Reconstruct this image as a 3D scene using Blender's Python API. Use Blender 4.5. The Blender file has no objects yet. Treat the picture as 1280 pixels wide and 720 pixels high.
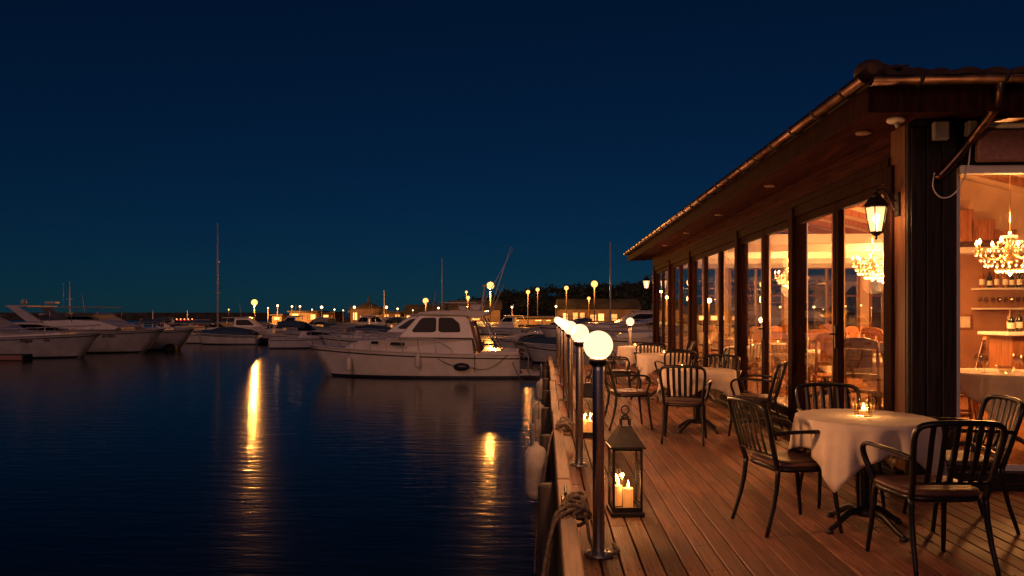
import bpy, math, random
from mathutils import Vector, Matrix
random.seed(7)
S = bpy.context.scene
COL = S.collection
PI = math.pi
def R(d): return math.radians(d)
# ------------------------------------------------------------------ camera frame
F = 930.0; YAW = R(2.59); CZ = 1.45; HY = 391.0; ZW = -1.35
def at_d(px, py, d):
    xc = (px-640)/F
    return Vector((d*(-math.sin(YAW)+xc*math.cos(YAW)), d*(math.cos(YAW)+xc*math.sin(YAW)), CZ+(HY-py)/F*d))
def ground(px, py, z=0.0):
    return at_d(px, py, (CZ-z)*F/(py-HY))
# ------------------------------------------------------------------ materials
M = {}
def newmat(n):
    m = bpy.data.materials.new(n); m.use_nodes = True
    nt = m.node_tree; b = nt.nodes.get('Principled BSDF'); M[n] = m
    return m, nt, b
def node(nt, t, **k):
    n = nt.nodes.new(t)
    for a, v in k.items(): setattr(n, a, v)
    return n
def noise_mat(n, c1, c2, scale=6, rough=.5, metal=0, stretch=(1,1,1), bump=.0, detail=5, r2=None, spec=.5, coat=0, mn=.35, mx=.65, bd=.01):
    m, nt, b = newmat(n); L = nt.links
    tc = node(nt, 'ShaderNodeTexCoord'); mp = node(nt, 'ShaderNodeMapping'); mp.inputs['Scale'].default_value = stretch
    nz = node(nt, 'ShaderNodeTexNoise'); nz.inputs['Scale'].default_value = scale; nz.inputs['Detail'].default_value = detail
    cr = node(nt, 'ShaderNodeValToRGB'); cr.color_ramp.elements[0].position = mn; cr.color_ramp.elements[1].position = mx
    cr.color_ramp.elements[0].color = (*c1, 1); cr.color_ramp.elements[1].color = (*c2, 1)
    L.new(tc.outputs['Object'], mp.inputs[0]); L.new(mp.outputs[0], nz.inputs['Vector']); L.new(nz.outputs['Fac'], cr.inputs[0])
    L.new(cr.outputs[0], b.inputs['Base Color'])
    b.inputs['Metallic'].default_value = metal; b.inputs['Specular IOR Level'].default_value = spec
    b.inputs['Coat Weight'].default_value = coat; b.inputs['Coat Roughness'].default_value = .15
    mr = node(nt, 'ShaderNodeMapRange'); mr.inputs['To Min'].default_value = rough; mr.inputs['To Max'].default_value = rough if r2 is None else r2
    L.new(nz.outputs['Fac'], mr.inputs['Value']); L.new(mr.outputs[0], b.inputs['Roughness'])
    if bump:
        bp = node(nt, 'ShaderNodeBump'); bp.inputs['Strength'].default_value = bump; bp.inputs['Distance'].default_value = bd
        L.new(nz.outputs['Fac'], bp.inputs['Height']); L.new(bp.outputs[0], b.inputs['Normal'])
    return m
def emit_mat(n, c, s, base=(.8,.8,.8)):
    m, nt, b = newmat(n)
    b.inputs['Base Color'].default_value = (*base, 1); b.inputs['Emission Color'].default_value = (*c, 1); b.inputs['Emission Strength'].default_value = s
    return m
WARM = (1, .50, .17); AMBER = (1, .42, .10)
noise_mat('dark_wood', (.010,.008,.008), (.028,.020,.018), 5, .42, stretch=(8,8,.6), bump=.15, r2=.6, spec=.25)
noise_mat('frame_wood', (.015,.006,.005), (.034,.013,.011), 7, .62, stretch=(5,5,.5), bump=.08, r2=.8, spec=.03)
noise_mat('board_wood', (.026,.009,.008), (.070,.024,.020), 4, .6, stretch=(8,.5,8), bump=.2, r2=.85, spec=.02)
noise_mat('beam_wood', (.17,.10,.06), (.34,.22,.14), 5, .6, stretch=(9,.5,9), bump=.5, r2=.8)
noise_mat('pile_wood', (.03,.025,.02), (.08,.06,.05), 5, .8, stretch=(4,4,.5), bump=.6)
noise_mat('orange_wood', (.20,.075,.025), (.36,.15,.055), 6, .35, stretch=(6,6,.7), bump=.05)
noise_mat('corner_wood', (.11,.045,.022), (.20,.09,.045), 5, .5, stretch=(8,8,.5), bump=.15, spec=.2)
noise_mat('seat_wood', (.06,.028,.022), (.11,.052,.04), 5, .45, bump=.05)
noise_mat('floor_wood', (.16,.07,.03), (.30,.14,.06), 4, .25, stretch=(8,.6,1), bump=.05)
noise_mat('chair_metal', (.005,.005,.006), (.012,.010,.010), 30, .24, r2=.45, spec=.45)
noise_mat('cast_iron', (.010,.010,.010), (.025,.022,.022), 40, .4, bump=.2, spec=.5, bd=.002)
noise_mat('black_metal', (.008,.007,.007), (.018,.015,.014), 25, .38, r2=.6, spec=.35)
noise_mat('steel', (.55,.54,.53), (.70,.69,.68), 12, .34, metal=1, stretch=(1,1,12), r2=.48)
noise_mat('gutter_metal', (.13,.075,.055), (.24,.15,.11), 9, .30, metal=1, r2=.45)
noise_mat('tile', (.035,.018,.014), (.09,.045,.032), 5, .75, bump=.4)
noise_mat('cloth', (.62,.52,.42), (.70,.60,.49), 9, .85, bump=.55, bd=.008)
noise_mat('plaster', (.72,.52,.35), (.82,.62,.43), 2.5, .85, bump=.1)
noise_mat('ceiling_board', (.62,.45,.28), (.76,.57,.37), 3, .6, stretch=(1,9,1))
noise_mat('brown_wall', (.30,.14,.075), (.42,.22,.12), 2, .7)
noise_mat('curtain', (.70,.55,.38), (.82,.68,.50), 12, .9, stretch=(1,8,.3))
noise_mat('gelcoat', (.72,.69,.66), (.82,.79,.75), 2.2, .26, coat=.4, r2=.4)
noise_mat('gelcoat_worn', (.55,.55,.56), (.72,.72,.72), 1.6, .3, r2=.5)
noise_mat('gelcoat_shaded', (.46,.46,.49), (.58,.58,.61), 1.6, .35, r2=.5)  # shaded copy of gelcoat: dim light on the left cruisers put into the colour
noise_mat('navy', (.010,.014,.03), (.03,.035,.06), 6, .35)
noise_mat('blue_canvas', (.03,.07,.13), (.06,.12,.20), 8, .85, bump=.3)
noise_mat('grey_canvas', (.30,.31,.33), (.45,.46,.48), 7, .85, bump=.3)
noise_mat('dark_pane', (.008,.010,.014), (.014,.016,.022), 3, .30, spec=.12)
noise_mat('rubber', (.02,.02,.02), (.05,.045,.04), 10, .7)
noise_mat('fender_vinyl', (.30,.27,.25), (.58,.54,.50), 4, .5, bump=.2, r2=.7)
noise_mat('rope', (.12,.09,.06), (.30,.24,.17), 40, .9, bump=.6, bd=.004)
noise_mat('black_rope', (.015,.015,.015), (.04,.035,.03), 40, .9)
noise_mat('wax', (.80,.62,.40), (.88,.70,.46), 5, .5)
noise_mat('teak', (.22,.11,.06), (.36,.19,.10), 5, .5, stretch=(1,1,6))
noise_mat('grey_plastic', (.25,.24,.23), (.33,.32,.31), 8, .5)
noise_mat('awning_cloth', (.30,.15,.12), (.40,.21,.17), 30, .9, bump=.1)
noise_mat('white_trim', (.70,.66,.60), (.78,.74,.68), 5, .5)
noise_mat('concrete', (.16,.15,.14), (.30,.28,.26), 1.5, .85, bump=.4)
noise_mat('far_wall', (.16,.11,.08), (.26,.19,.14), .6, .8)
noise_mat('far_dark', (.035,.035,.035), (.08,.075,.07), .5, .9)
noise_mat('hill_soil', (.02,.022,.015), (.05,.05,.035), .05, .95)
noise_mat('foliage', (.02,.03,.012), (.07,.09,.04), .6, .8)
noise_mat('bark', (.04,.03,.02), (.08,.06,.045), 3, .9)
noise_mat('bottle_dark', (.010,.018,.008), (.03,.035,.015), 8, .08, spec=.7)
noise_mat('bottle_amber', (.20,.07,.01), (.32,.12,.02), 8, .08, spec=.7)
noise_mat('paper_label', (.70,.66,.55), (.80,.76,.66), 20, .8)
noise_mat('red_paint', (.35,.03,.02), (.5,.05,.03), 3, .4)
noise_mat('crystal', (.75,.70,.62), (.9,.86,.8), 30, .08, spec=1)
noise_mat('brass', (.55,.36,.14), (.75,.5,.22), 10, .28, metal=1)
def shell_mat(n, c, st, tr):
    m, nt, b = newmat(n); nt.nodes.remove(b); L = nt.links
    e = node(nt, 'ShaderNodeEmission'); e.inputs[0].default_value = (*c,1); e.inputs[1].default_value = st
    t = node(nt, 'ShaderNodeBsdfTransparent'); t.inputs[0].default_value = (tr,tr,tr,1)
    a = node(nt, 'ShaderNodeAddShader'); L.new(e.outputs[0], a.inputs[0]); L.new(t.outputs[0], a.inputs[1]); L.new(a.outputs[0], nt.nodes['Material Output'].inputs[0])
shell_mat('globe_glow', (1,.60,.31), 1.2, .75)
shell_mat('lantern_glow', (1,.52,.20), .75, .8)
emit_mat('bulb_white', (1,.6,.25), 12)
emit_mat('flame', (1,.50,.13), 60)
emit_mat('bulb', (1,.52,.18), 60)
shell_mat('quay_lamp', (1,.40,.09), 1.6, .9)
shell_mat('quay_lamp_small', (1,.40,.09), 1.5, .9)
emit_mat('quay_lamp_white', (1,.60,.26), 7)
emit_mat('far_window', (1,.34,.06), 1.1)
emit_mat('far_window_bright', (1,.40,.09), 3)
emit_mat('red_lamp', (1,.08,.03), 14)
emit_mat('candle_glow', (1,.28,.05), .75, base=(.8,.55,.3))
def glass(n, tint, spec_boost=1.0, rough=0.0):
    m, nt, b = newmat(n); nt.nodes.remove(b); L = nt.links
    out = nt.nodes['Material Output']
    t = node(nt, 'ShaderNodeBsdfTransparent'); t.inputs[0].default_value = (*tint, 1)
    g = node(nt, 'ShaderNodeBsdfGlossy'); g.inputs['Roughness'].default_value = rough; g.inputs[0].default_value = (1,1,1,1)
    fr = node(nt, 'ShaderNodeLayerWeight'); fr.inputs['Blend'].default_value = .5
    pw = node(nt, 'ShaderNodeMath', operation='POWER'); pw.inputs[1].default_value = 5; L.new(fr.outputs['Facing'], pw.inputs[0])
    mu = node(nt, 'ShaderNodeMath', operation='MULTIPLY_ADD'); mu.inputs[1].default_value = .96*spec_boost; mu.inputs[2].default_value = .04*spec_boost; mu.use_clamp = True
    mx = node(nt, 'ShaderNodeMixShader')
    L.new(pw.outputs[0], mu.inputs[0]); L.new(mu.outputs[0], mx.inputs[0]); L.new(t.outputs[0], mx.inputs[1]); L.new(g.outputs[0], mx.inputs[2]); L.new(mx.outputs[0], out.inputs[0])
cm, cnt, cb_ = newmat('curtain_sheer'); cb_.inputs['Base Color'].default_value = (.80,.64,.44,1); cb_.inputs['Roughness'].default_value = .9
ctr = node(cnt, 'ShaderNodeBsdfTranslucent'); ctr.inputs[0].default_value = (.85,.66,.44,1); cmx = node(cnt, 'ShaderNodeMixShader'); cmx.inputs[0].default_value = .5
cnt.links.new(cb_.outputs[0], cmx.inputs[1]); cnt.links.new(ctr.outputs[0], cmx.inputs[2]); cnt.links.new(cmx.outputs[0], cnt.nodes['Material Output'].inputs[0])
glass('pane', (.93,.93,.90), 1.25)
glass('tumbler', (.86,.84,.80), 1.6, .02)
glass('boat_glass', (.20,.24,.28), 1.3)
def deck_material():
    m, nt, b = newmat('deck_wood'); L = nt.links
    tc = node(nt, 'ShaderNodeTexCoord'); sx = node(nt, 'ShaderNodeSeparateXYZ'); L.new(tc.outputs['Object'], sx.inputs[0])
    dv = node(nt, 'ShaderNodeMath', operation='DIVIDE'); dv.inputs[1].default_value = BW
    sub = node(nt, 'ShaderNodeMath', operation='SUBTRACT'); sub.inputs[1].default_value = DX0
    L.new(sx.outputs['X'], sub.inputs[0]); L.new(sub.outputs[0], dv.inputs[0])
    fl = node(nt, 'ShaderNodeMath', operation='FLOOR'); L.new(dv.outputs[0], fl.inputs[0])
    wn = node(nt, 'ShaderNodeTexWhiteNoise', noise_dimensions='1D'); L.new(fl.outputs[0], wn.inputs['W'])
    # grain: offset each board
    cb = node(nt, 'ShaderNodeCombineXYZ'); ml = node(nt, 'ShaderNodeMath', operation='MULTIPLY'); ml.inputs[1].default_value = 37.0
    L.new(wn.outputs[0], ml.inputs[0]); L.new(ml.outputs[0], cb.inputs['Z'])
    L.new(sx.outputs['X'], cb.inputs['X']); L.new(sx.outputs['Y'], cb.inputs['Y'])
    mp = node(nt, 'ShaderNodeMapping'); mp.inputs['Scale'].default_value = (28, 1.1, 1); L.new(cb.outputs[0], mp.inputs[0])
    nz = node(nt, 'ShaderNodeTexNoise'); nz.inputs['Scale'].default_value = 2.2; nz.inputs['Detail'].default_value = 7; nz.inputs['Roughness'].default_value = .65
    L.new(mp.outputs[0], nz.inputs['Vector'])
    cr = node(nt, 'ShaderNodeValToRGB'); cr.color_ramp.elements[0].position = .3; cr.color_ramp.elements[1].position = .72
    cr.color_ramp.elements[0].color = (.100,.043,.028,1); cr.color_ramp.elements[1].color = (.36,.155,.098,1)
    L.new(nz.outputs['Fac'], cr.inputs[0])
    hs = node(nt, 'ShaderNodeHueSaturation'); mr = node(nt, 'ShaderNodeMapRange'); mr.inputs['To Min'].default_value = .52; mr.inputs['To Max'].default_value = 1.3
    L.new(wn.outputs[0], mr.inputs['Value']); L.new(mr.outputs[0], hs.inputs['Value']); L.new(cr.outputs[0], hs.inputs['Color'])
    # blotchy wear and damp
    n2 = node(nt, 'ShaderNodeTexNoise'); n2.inputs['Scale'].default_value = 1.4; n2.inputs['Detail'].default_value = 6
    L.new(tc.outputs['Object'], n2.inputs['Vector'])
    r2 = node(nt, 'ShaderNodeMapRange'); r2.inputs['From Min'].default_value = .35; r2.inputs['From Max'].default_value = .7; r2.inputs['To Min'].default_value = .55; r2.inputs['To Max'].default_value = 1.12
    L.new(n2.outputs['Fac'], r2.inputs['Value'])
    vm = node(nt, 'ShaderNodeVectorMath', operation='SCALE'); L.new(hs.outputs[0], vm.inputs[0]); L.new(r2.outputs[0], vm.inputs['Scale'])
    L.new(vm.outputs[0], b.inputs['Base Color'])
    rr = node(nt, 'ShaderNodeMapRange'); rr.inputs['From Min'].default_value = .3; rr.inputs['From Max'].default_value = .7; rr.inputs['To Min'].default_value = .50; rr.inputs['To Max'].default_value = .82
    L.new(n2.outputs['Fac'], rr.inputs['Value']); L.new(rr.outputs[0], b.inputs['Roughness'])
    # grooves across the board + grain
    wv = node(nt, 'ShaderNodeMath', operation='MULTIPLY'); wv.inputs[1].default_value = 2*PI/(BW/9); L.new(sub.outputs[0], wv.inputs[0])
    sn = node(nt, 'ShaderNodeMath', operation='SINE'); L.new(wv.outputs[0], sn.inputs[0])
    m3 = node(nt, 'ShaderNodeMath', operation='MULTIPLY_ADD'); m3.inputs[1].default_value = .25; L.new(sn.outputs[0], m3.inputs[0]); L.new(nz.outputs['Fac'], m3.inputs[2])
    bp = node(nt, 'ShaderNodeBump'); bp.inputs['Strength'].default_value = .5; bp.inputs['Distance'].default_value = .004
    L.new(m3.outputs[0], bp.inputs['Height']); L.new(bp.outputs[0], b.inputs['Normal'])
def water_material():
    m, nt, b = newmat('harbour_water'); L = nt.links
    b.inputs['Base Color'].default_value = (.0015,.007,.013,1); b.inputs['Roughness'].default_value = WR; b.inputs['IOR'].default_value = 1.333
    b.inputs['Specular IOR Level'].default_value = .5
    tc = node(nt, 'ShaderNodeTexCoord')
    prev = None
    for sc, st, di in (((.25,1.1,1), .5, .006), ((1.2,5.0,1), 1, .0105), ((4.5,13,1), 1, .0030)):
        mp = node(nt, 'ShaderNodeMapping'); mp.inputs['Scale'].default_value = sc; mp.inputs['Rotation'].default_value = (0,0,R(-2.6))
        nz = node(nt, 'ShaderNodeTexNoise'); nz.inputs['Scale'].default_value = 1; nz.inputs['Detail'].default_value = 3
        L.new(tc.outputs['Object'], mp.inputs[0]); L.new(mp.outputs[0], nz.inputs['Vector'])
        bp = node(nt, 'ShaderNodeBump'); bp.inputs['Strength'].default_value = st; bp.inputs['Distance'].default_value = di
        L.new(nz.outputs['Fac'], bp.inputs['Height'])
        if prev: L.new(prev.outputs[0], bp.inputs['Normal'])
        prev = bp
    L.new(prev.outputs[0], b.inputs['Normal'])
WR = .125; BW = .118; DX0 = .20
deck_material(); water_material()
# ------------------------------------------------------------------ mesh builder
class MB:
    def __init__(s): s.v = []; s.f = []; s.sm = []
    def add(s, vs, fs, smooth=False):
        o = len(s.v); s.v += [tuple(v) for v in vs]; s.f += [tuple(i+o for i in f) for f in fs]; s.sm += [smooth]*len(fs); return s
    def box(s, x0, x1, y0, y1, z0, z1, bev=0):
        if bev > 0:
            b = min(bev, (x1-x0)*.45, (y1-y0)*.45, (z1-z0)*.45)
            X = (x0,x1); Y = (y0,y1); Z = (z0,z1); vs = []; idx = {}
            for i in (0,1):
                for j in (0,1):
                    for k in (0,1):
                        sx, sy, sz = (1-2*i)*b, (1-2*j)*b, (1-2*k)*b
                        for a, p in enumerate(((X[i],Y[j]+sy,Z[k]+sz),(X[i]+sx,Y[j],Z[k]+sz),(X[i]+sx,Y[j]+sy,Z[k]))):
                            idx[i,j,k,a] = len(vs); vs.append(p)
            g = lambda i,j,k,a: idx[i,j,k,a]
            fs = []
            for i in (0,1):
                q = [g(i,0,0,0),g(i,1,0,0),g(i,1,1,0),g(i,0,1,0)]; fs.append(q if i else q[::-1])
            for j in (0,1):
                q = [g(0,j,0,1),g(0,j,1,1),g(1,j,1,1),g(1,j,0,1)]; fs.append(q if j else q[::-1])
            for k in (0,1):
                q = [g(0,0,k,2),g(1,0,k,2),g(1,1,k,2),g(0,1,k,2)]; fs.append(q if k else q[::-1])
            for i in (0,1):
                for j in (0,1): fs.append([g(i,j,0,0),g(i,j,0,1),g(i,j,1,1),g(i,j,1,0)])
            for i in (0,1):
                for k in (0,1): fs.append([g(i,0,k,0),g(i,0,k,2),g(i,1,k,2),g(i,1,k,0)])
            for j in (0,1):
                for k in (0,1): fs.append([g(0,j,k,1),g(0,j,k,2),g(1,j,k,2),g(1,j,k,1)])
            for i in (0,1):
                for j in (0,1):
                    for k in (0,1): fs.append([g(i,j,k,0),g(i,j,k,1),g(i,j,k,2)])
            return s.add(vs, fs)
        return s.add([(x0,y0,z0),(x1,y0,z0),(x1,y1,z0),(x0,y1,z0),(x0,y0,z1),(x1,y0,z1),(x1,y1,z1),(x0,y1,z1)],
              [(0,3,2,1),(4,5,6,7),(0,1,5,4),(1,2,6,5),(2,3,7,6),(3,0,4,7)])
    def cbox(s, c, d, bev=0): return s.box(c[0]-d[0]/2,c[0]+d[0]/2,c[1]-d[1]/2,c[1]+d[1]/2,c[2]-d[2]/2,c[2]+d[2]/2,bev)
    def tube(s, pts, r, n=8, flat=None, cap=True, closed=False):
        pts = [Vector(p) for p in pts]; N = len(pts)
        rs = r if isinstance(r, (list,tuple)) else [r]*N
        vs = []; up = None
        for i, p in enumerate(pts):
            if closed: t = pts[(i+1)%N]-pts[i-1]
            else: t = pts[min(i+1,N-1)]-pts[max(i-1,0)]
            t.normalize()
            if up is None:
                up = Vector((0,0,1)) if abs(t.z) < .9 else Vector((0,1,0))
            a = t.cross(up)
            if a.length < 1e-4: a = t.cross(Vector((1,0,0)))
            a.normalize(); b = a.cross(t).normalized(); up = b
            for k in range(n):
                th = 2*PI*k/n
                vs.append(p + a*math.cos(th)*rs[i]*(flat[0] if flat else 1) + b*math.sin(th)*rs[i]*(flat[1] if flat else 1))
        fs = []
        for i in range(N if closed else N-1):
            j = (i+1)%N
            for k in range(n): fs.append((i*n+k, i*n+(k+1)%n, j*n+(k+1)%n, j*n+k))
        if cap and not closed: fs.append(tuple(range(n))[::-1]); fs.append(tuple((N-1)*n+k for k in range(n)))
        return s.add(vs, fs, True)
    def lathe(s, prof, c=(0,0,0), n=20, smooth=True, cap=True, rx=1, ry=1, wob=None):
        vs = []
        for r, z in prof:
            for k in range(n):
                th = 2*PI*k/n; rr = r*(wob(th) if wob else 1)
                vs.append((c[0]+rr*rx*math.cos(th), c[1]+rr*ry*math.sin(th), c[2]+z))
        fs = []
        for i in range(len(prof)-1):
            for k in range(n): fs.append((i*n+k, i*n+(k+1)%n, (i+1)*n+(k+1)%n, (i+1)*n+k))
        if cap: fs.append(tuple(range(n))[::-1]); fs.append(tuple((len(prof)-1)*n+k for k in range(n)))
        return s.add(vs, fs, smooth)
    def sphere(s, c, r, n=16, m=10, sc=(1,1,1)):
        prof = [(max(r*math.sin(PI*i/m), r*.01), -r*math.cos(PI*i/m)*sc[2]) for i in range(m+1)]
        return s.lathe(prof, c, n, rx=sc[0], ry=sc[1])
    def prism(s, pts, axis, a, b):      # polygon pts in the plane normal to axis, from a to b
        n = len(pts)
        def P(p, t): return {'x': (t,p[0],p[1]), 'y': (p[0],t,p[1]), 'z': (p[0],p[1],t)}[axis]
        vs = [P(p,a) for p in pts]+[P(p,b) for p in pts]
        fs = [tuple(range(n))[::-1], tuple(range(n,2*n))]+[(i,(i+1)%n,n+(i+1)%n,n+i) for i in range(n)]
        return s.add(vs, fs)
    def build(s, name, mat, parent=None, loc=None):
        me = bpy.data.meshes.new(name); me.from_pydata(s.v, [], s.f); me.update()
        me.polygons.foreach_set('use_smooth', s.sm)
        import bmesh
        bm = bmesh.new(); bm.from_mesh(me); bmesh.ops.recalc_face_normals(bm, faces=bm.faces); bm.to_mesh(me); bm.free()
        me.materials.append(M[mat])
        o = bpy.data.objects.new(name, me); COL.objects.link(o)
        if parent: o.parent = parent
        if loc: o.location = loc
        return o
def tag(o, label=None, cat=None, group=None, kind=None):
    if label: o['label'] = label
    if cat: o['category'] = cat
    if group: o['group'] = group
    if kind: o['kind'] = kind
    return o
def thing(name, loc, rz, label, cat, group=None):
    o = bpy.data.objects.new(name, None); o.empty_display_size = .1; COL.objects.link(o); o.location = loc; o.rotation_euler = (0,0,rz)
    return tag(o, label, cat, group)
def copy_tree(o, parent=None):
    c = o.copy(); COL.objects.link(c)
    if parent: c.parent = parent
    for ch in list(o.children): copy_tree(ch, c)
    return c
def dup(o, loc, rz, label, sc=None):
    c = copy_tree(o); c.location = loc; c.rotation_euler = (0,0,rz); c['label'] = label
    if sc: c.scale = (sc,sc,sc)
    return c
def pointlight(name, loc, watts, color=WARM, r=.05, parent=None):
    l = bpy.data.lights.new(name, 'POINT'); l.energy = watts; l.color = color; l.shadow_soft_size = r
    o = bpy.data.objects.new(name, l); COL.objects.link(o); o.location = loc
    if parent: o.parent = parent
    return o
def bez(p0, p1, p2, n=8):
    p0, p1, p2 = map(Vector, (p0,p1,p2))
    return [p0*(1-t)**2 + p1*2*t*(1-t) + p2*t*t for t in [i/n for i in range(n+1)]]
def smooth(pts, it=2):
    pts = [Vector(p) for p in pts]
    for _ in range(it):
        q = [pts[0]]
        for a, b in zip(pts, pts[1:]): q += [a*.75+b*.25, a*.25+b*.75]
        q.append(pts[-1]); pts = q
    return pts
def sag(a, b, d, n=14):
    a, b = Vector(a), Vector(b)
    return [a.lerp(b, i/n)-Vector((0,0,d*4*(i/n)*(1-i/n))) for i in range(n+1)]

# ================================================================== WORLD, TOWN GLOW FILL, CAMERA
SUN_EL = R(25); SUN_AZ = R(190)          # direction to the light, measured from +Y clockwise
w = bpy.data.worlds.new('World'); S.world = w; w.use_nodes = True
nt = w.node_tree; bg = nt.nodes['Background']
sky = node(nt, 'ShaderNodeTexSky', sky_type='NISHITA'); sky.sun_disc = False; sky.sun_elevation = SUN_EL; sky.sun_rotation = SUN_AZ
sky.ozone_density = 10; sky.dust_density = 0; sky.air_density = 1
tint = node(nt, 'ShaderNodeMix', data_type='RGBA', blend_type='MULTIPLY'); tint.inputs['Factor'].default_value = 1
tint.inputs['B'].default_value = (.018,.080,.118,1)
nt.links.new(sky.outputs[0], tint.inputs['A']); nt.links.new(tint.outputs['Result'], bg.inputs[0]); bg.inputs[1].default_value = .05
sd = bpy.data.lights.new('town_glow_fill', 'SUN'); sd.energy = .38; sd.angle = R(25); sd.color = (1,.44,.29)  # warm fill standing in for unseen town glow behind the camera, no real sun
so = bpy.data.objects.new('town_glow_fill', sd); COL.objects.link(so); so.location = (0,-10,20)
v = Vector((math.sin(SUN_AZ)*math.cos(SUN_EL), math.cos(SUN_AZ)*math.cos(SUN_EL), math.sin(SUN_EL)))
so.rotation_euler = v.to_track_quat('Z', 'Y').to_euler()
cd = bpy.data.cameras.new('camera'); cam = bpy.data.objects.new('camera', cd); COL.objects.link(cam); S.camera = cam
cam.location = (0,0,CZ); cam.rotation_euler = (R(90),0,YAW); cd.sensor_width = 36; cd.lens = 36*F/1280; cd.shift_y = (HY-360)/1280
cd.clip_start = .05; cd.clip_end = 6000
S.view_settings.view_transform = 'Standard'; S.view_settings.look = 'None'; S.view_settings.gamma = 1; S.view_settings.exposure = 0

# ================================================================== SETTING
MB().add([(-2500,-600,ZW),(2500,-600,ZW),(2500,3500,ZW),(-2500,3500,ZW)],[(0,1,2,3)]).build('water','harbour_water')['kind'] = 'structure'
# boardwalk: real boards with gaps
def boardwalk():
    m = MB(); nb = int((13.0-DX0)/BW)
    for i in range(nb):
        x0 = DX0+i*BW; off = random.uniform(0,4)
        y = -5-off
        while y < 21.4:
            y1 = min(y+4.2, 21.4)
            if y1 > y+.1:
                # keep boards out of the building's floor area
                a, b = y, y1
                if x0 > 3.02: b = min(b, 6.45)
                if b > a+.05: m.box(x0+.0055, x0+BW-.0055, a, b-.004, -.03, random.uniform(-.0012,.0012), .003)
            y = y1
    o = m.build('boardwalk', 'deck_wood'); o['kind'] = 'structure'
    sc = MB()
    for i in range(28):
        for k in range(30):
            y = -4.77+k*.9
            if i*BW+DX0 > 3.0 and y > 6: continue
            for dx in (.028,.09):
                x = DX0+i*BW+dx+random.uniform(-.003,.003); yy = y+random.uniform(-.006,.006)
                sc.add([(x+.0045*math.cos(a), yy+.0045*math.sin(a), .0026) for a in [PI*j/4 for j in range(8)]]+[(x+.0045*math.cos(a), yy+.0045*math.sin(a), -.003) for a in [PI*j/4 for j in range(8)]],[tuple(range(8))]+[(j,(j+1)%8,8+(j+1)%8,8+j) for j in range(8)])
    sc.build('boardwalk_screws', 'rubber')['kind'] = 'structure'
    s = MB()
    for k in range(30): s.box(.20, 13, -4.8+k*.9, -4.74+k*.9, -.20, -.034)
    s.box(.19, 13, -5, 21.4, -.26, -.21)
    s.build('boardwalk_joists', 'pile_wood')['kind'] = 'structure'
boardwalk()
# edge beams and dock face, piles
ys = [(1.0,5.6),(5.612,9.55),(9.56,13.7),(13.71,17.6),(17.61,21.4)]
for i, (a, b) in enumerate(ys):
    dx = (0,.0,-.012,.008,-.006)[i]
    o = MB().box(.085+dx,.185+dx,a,b,.02,.20+(.0,.006,-.004,.01,.0)[i],.008).build('edge_beam', 'beam_wood')
    tag(o, ['weathered edge timber nearest the camera, beside the first globe post','weathered edge timber alongside the tall lantern','weathered edge timber beyond the third globe post','weathered edge timber in the far half of the dock','farthest weathered edge timber at the dock end'][i], 'edge timber', 'timbers edging the dock')
fa = thing('dock_face', (0,0,0), 0, 'dark planked face of the dock above the water under the edge timbers', 'dock face')
m = MB()
for k in range(4): m.box(.095+.004*(k%2), .18, -1, 21.35, -.22*(k+1)+.01, -.22*k-.006+(.02 if k == 0 else 0), .006)
m.build('planking', 'pile_wood', fa)
for k in range(9):
    y = 1.2+k*2.5
    MB().lathe([(.10,-2.4),(.10,-1.0),(.095,.0),(.085,.02)], (.03,y,0), 12).build('pile', 'pile_wood', fa)
# ================================================================== GLOBE LAMPS
def globe_lamp():
    t = thing('globe_lamp', (0,0,0), 0, '', 'globe lamp', 'globe lamps lining the dock edge')
    MB().lathe([(.085,0),(.085,.008),(.078,.014),(.045,.016),(.04,.03)], n=28).build('base_flange', 'steel', t)
    m = MB()
    for k in range(4): m.lathe([(.009,.012),(.009,.024),(.004,.026)], (.064*math.cos(k*PI/2+.6), .064*math.sin(k*PI/2+.6),0), 6)
    m.build('bolts', 'steel', t)
    MB().lathe([(.036,.03),(.036,1.10),(.036,1.145)], n=24).build('post', 'steel', t)
    MB().lathe([(.037,1.13),(.05,1.14),(.055,1.155),(.055,1.175),(.045,1.18)], n=24).build('collar', 'black_metal', t)
    MB().sphere((0,0,1.255), .088, 28, 18).build('globe', 'globe_glow', t)
    pointlight('globe_light', (0,0,1.255), 98, (1,.40,.15), .055, t)
    return t
proto = globe_lamp()
lab = ['nearest globe lamp, tall steel post with large glowing white ball','second globe lamp of the row, just behind the nearest one','third globe lamp from the camera along the dock edge','fourth globe lamp from the camera along the dock edge','fifth globe lamp from the camera along the dock edge','sixth globe lamp from the camera, near the dock end','last globe lamp in the row at the far dock end']
for i in range(7):
    y = 4.48+2.63*i
    o = proto if i == 0 else copy_tree(proto)
    o.location = (.318,y,0); o.rotation_euler = (R(random.uniform(-.3,.3)), R(random.uniform(-.3,.3)), i*.7); o['label'] = lab[i]
o = dup(proto, (1.85,16.4,0), 0, 'lone globe lamp standing behind the far terrace tables')

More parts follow.
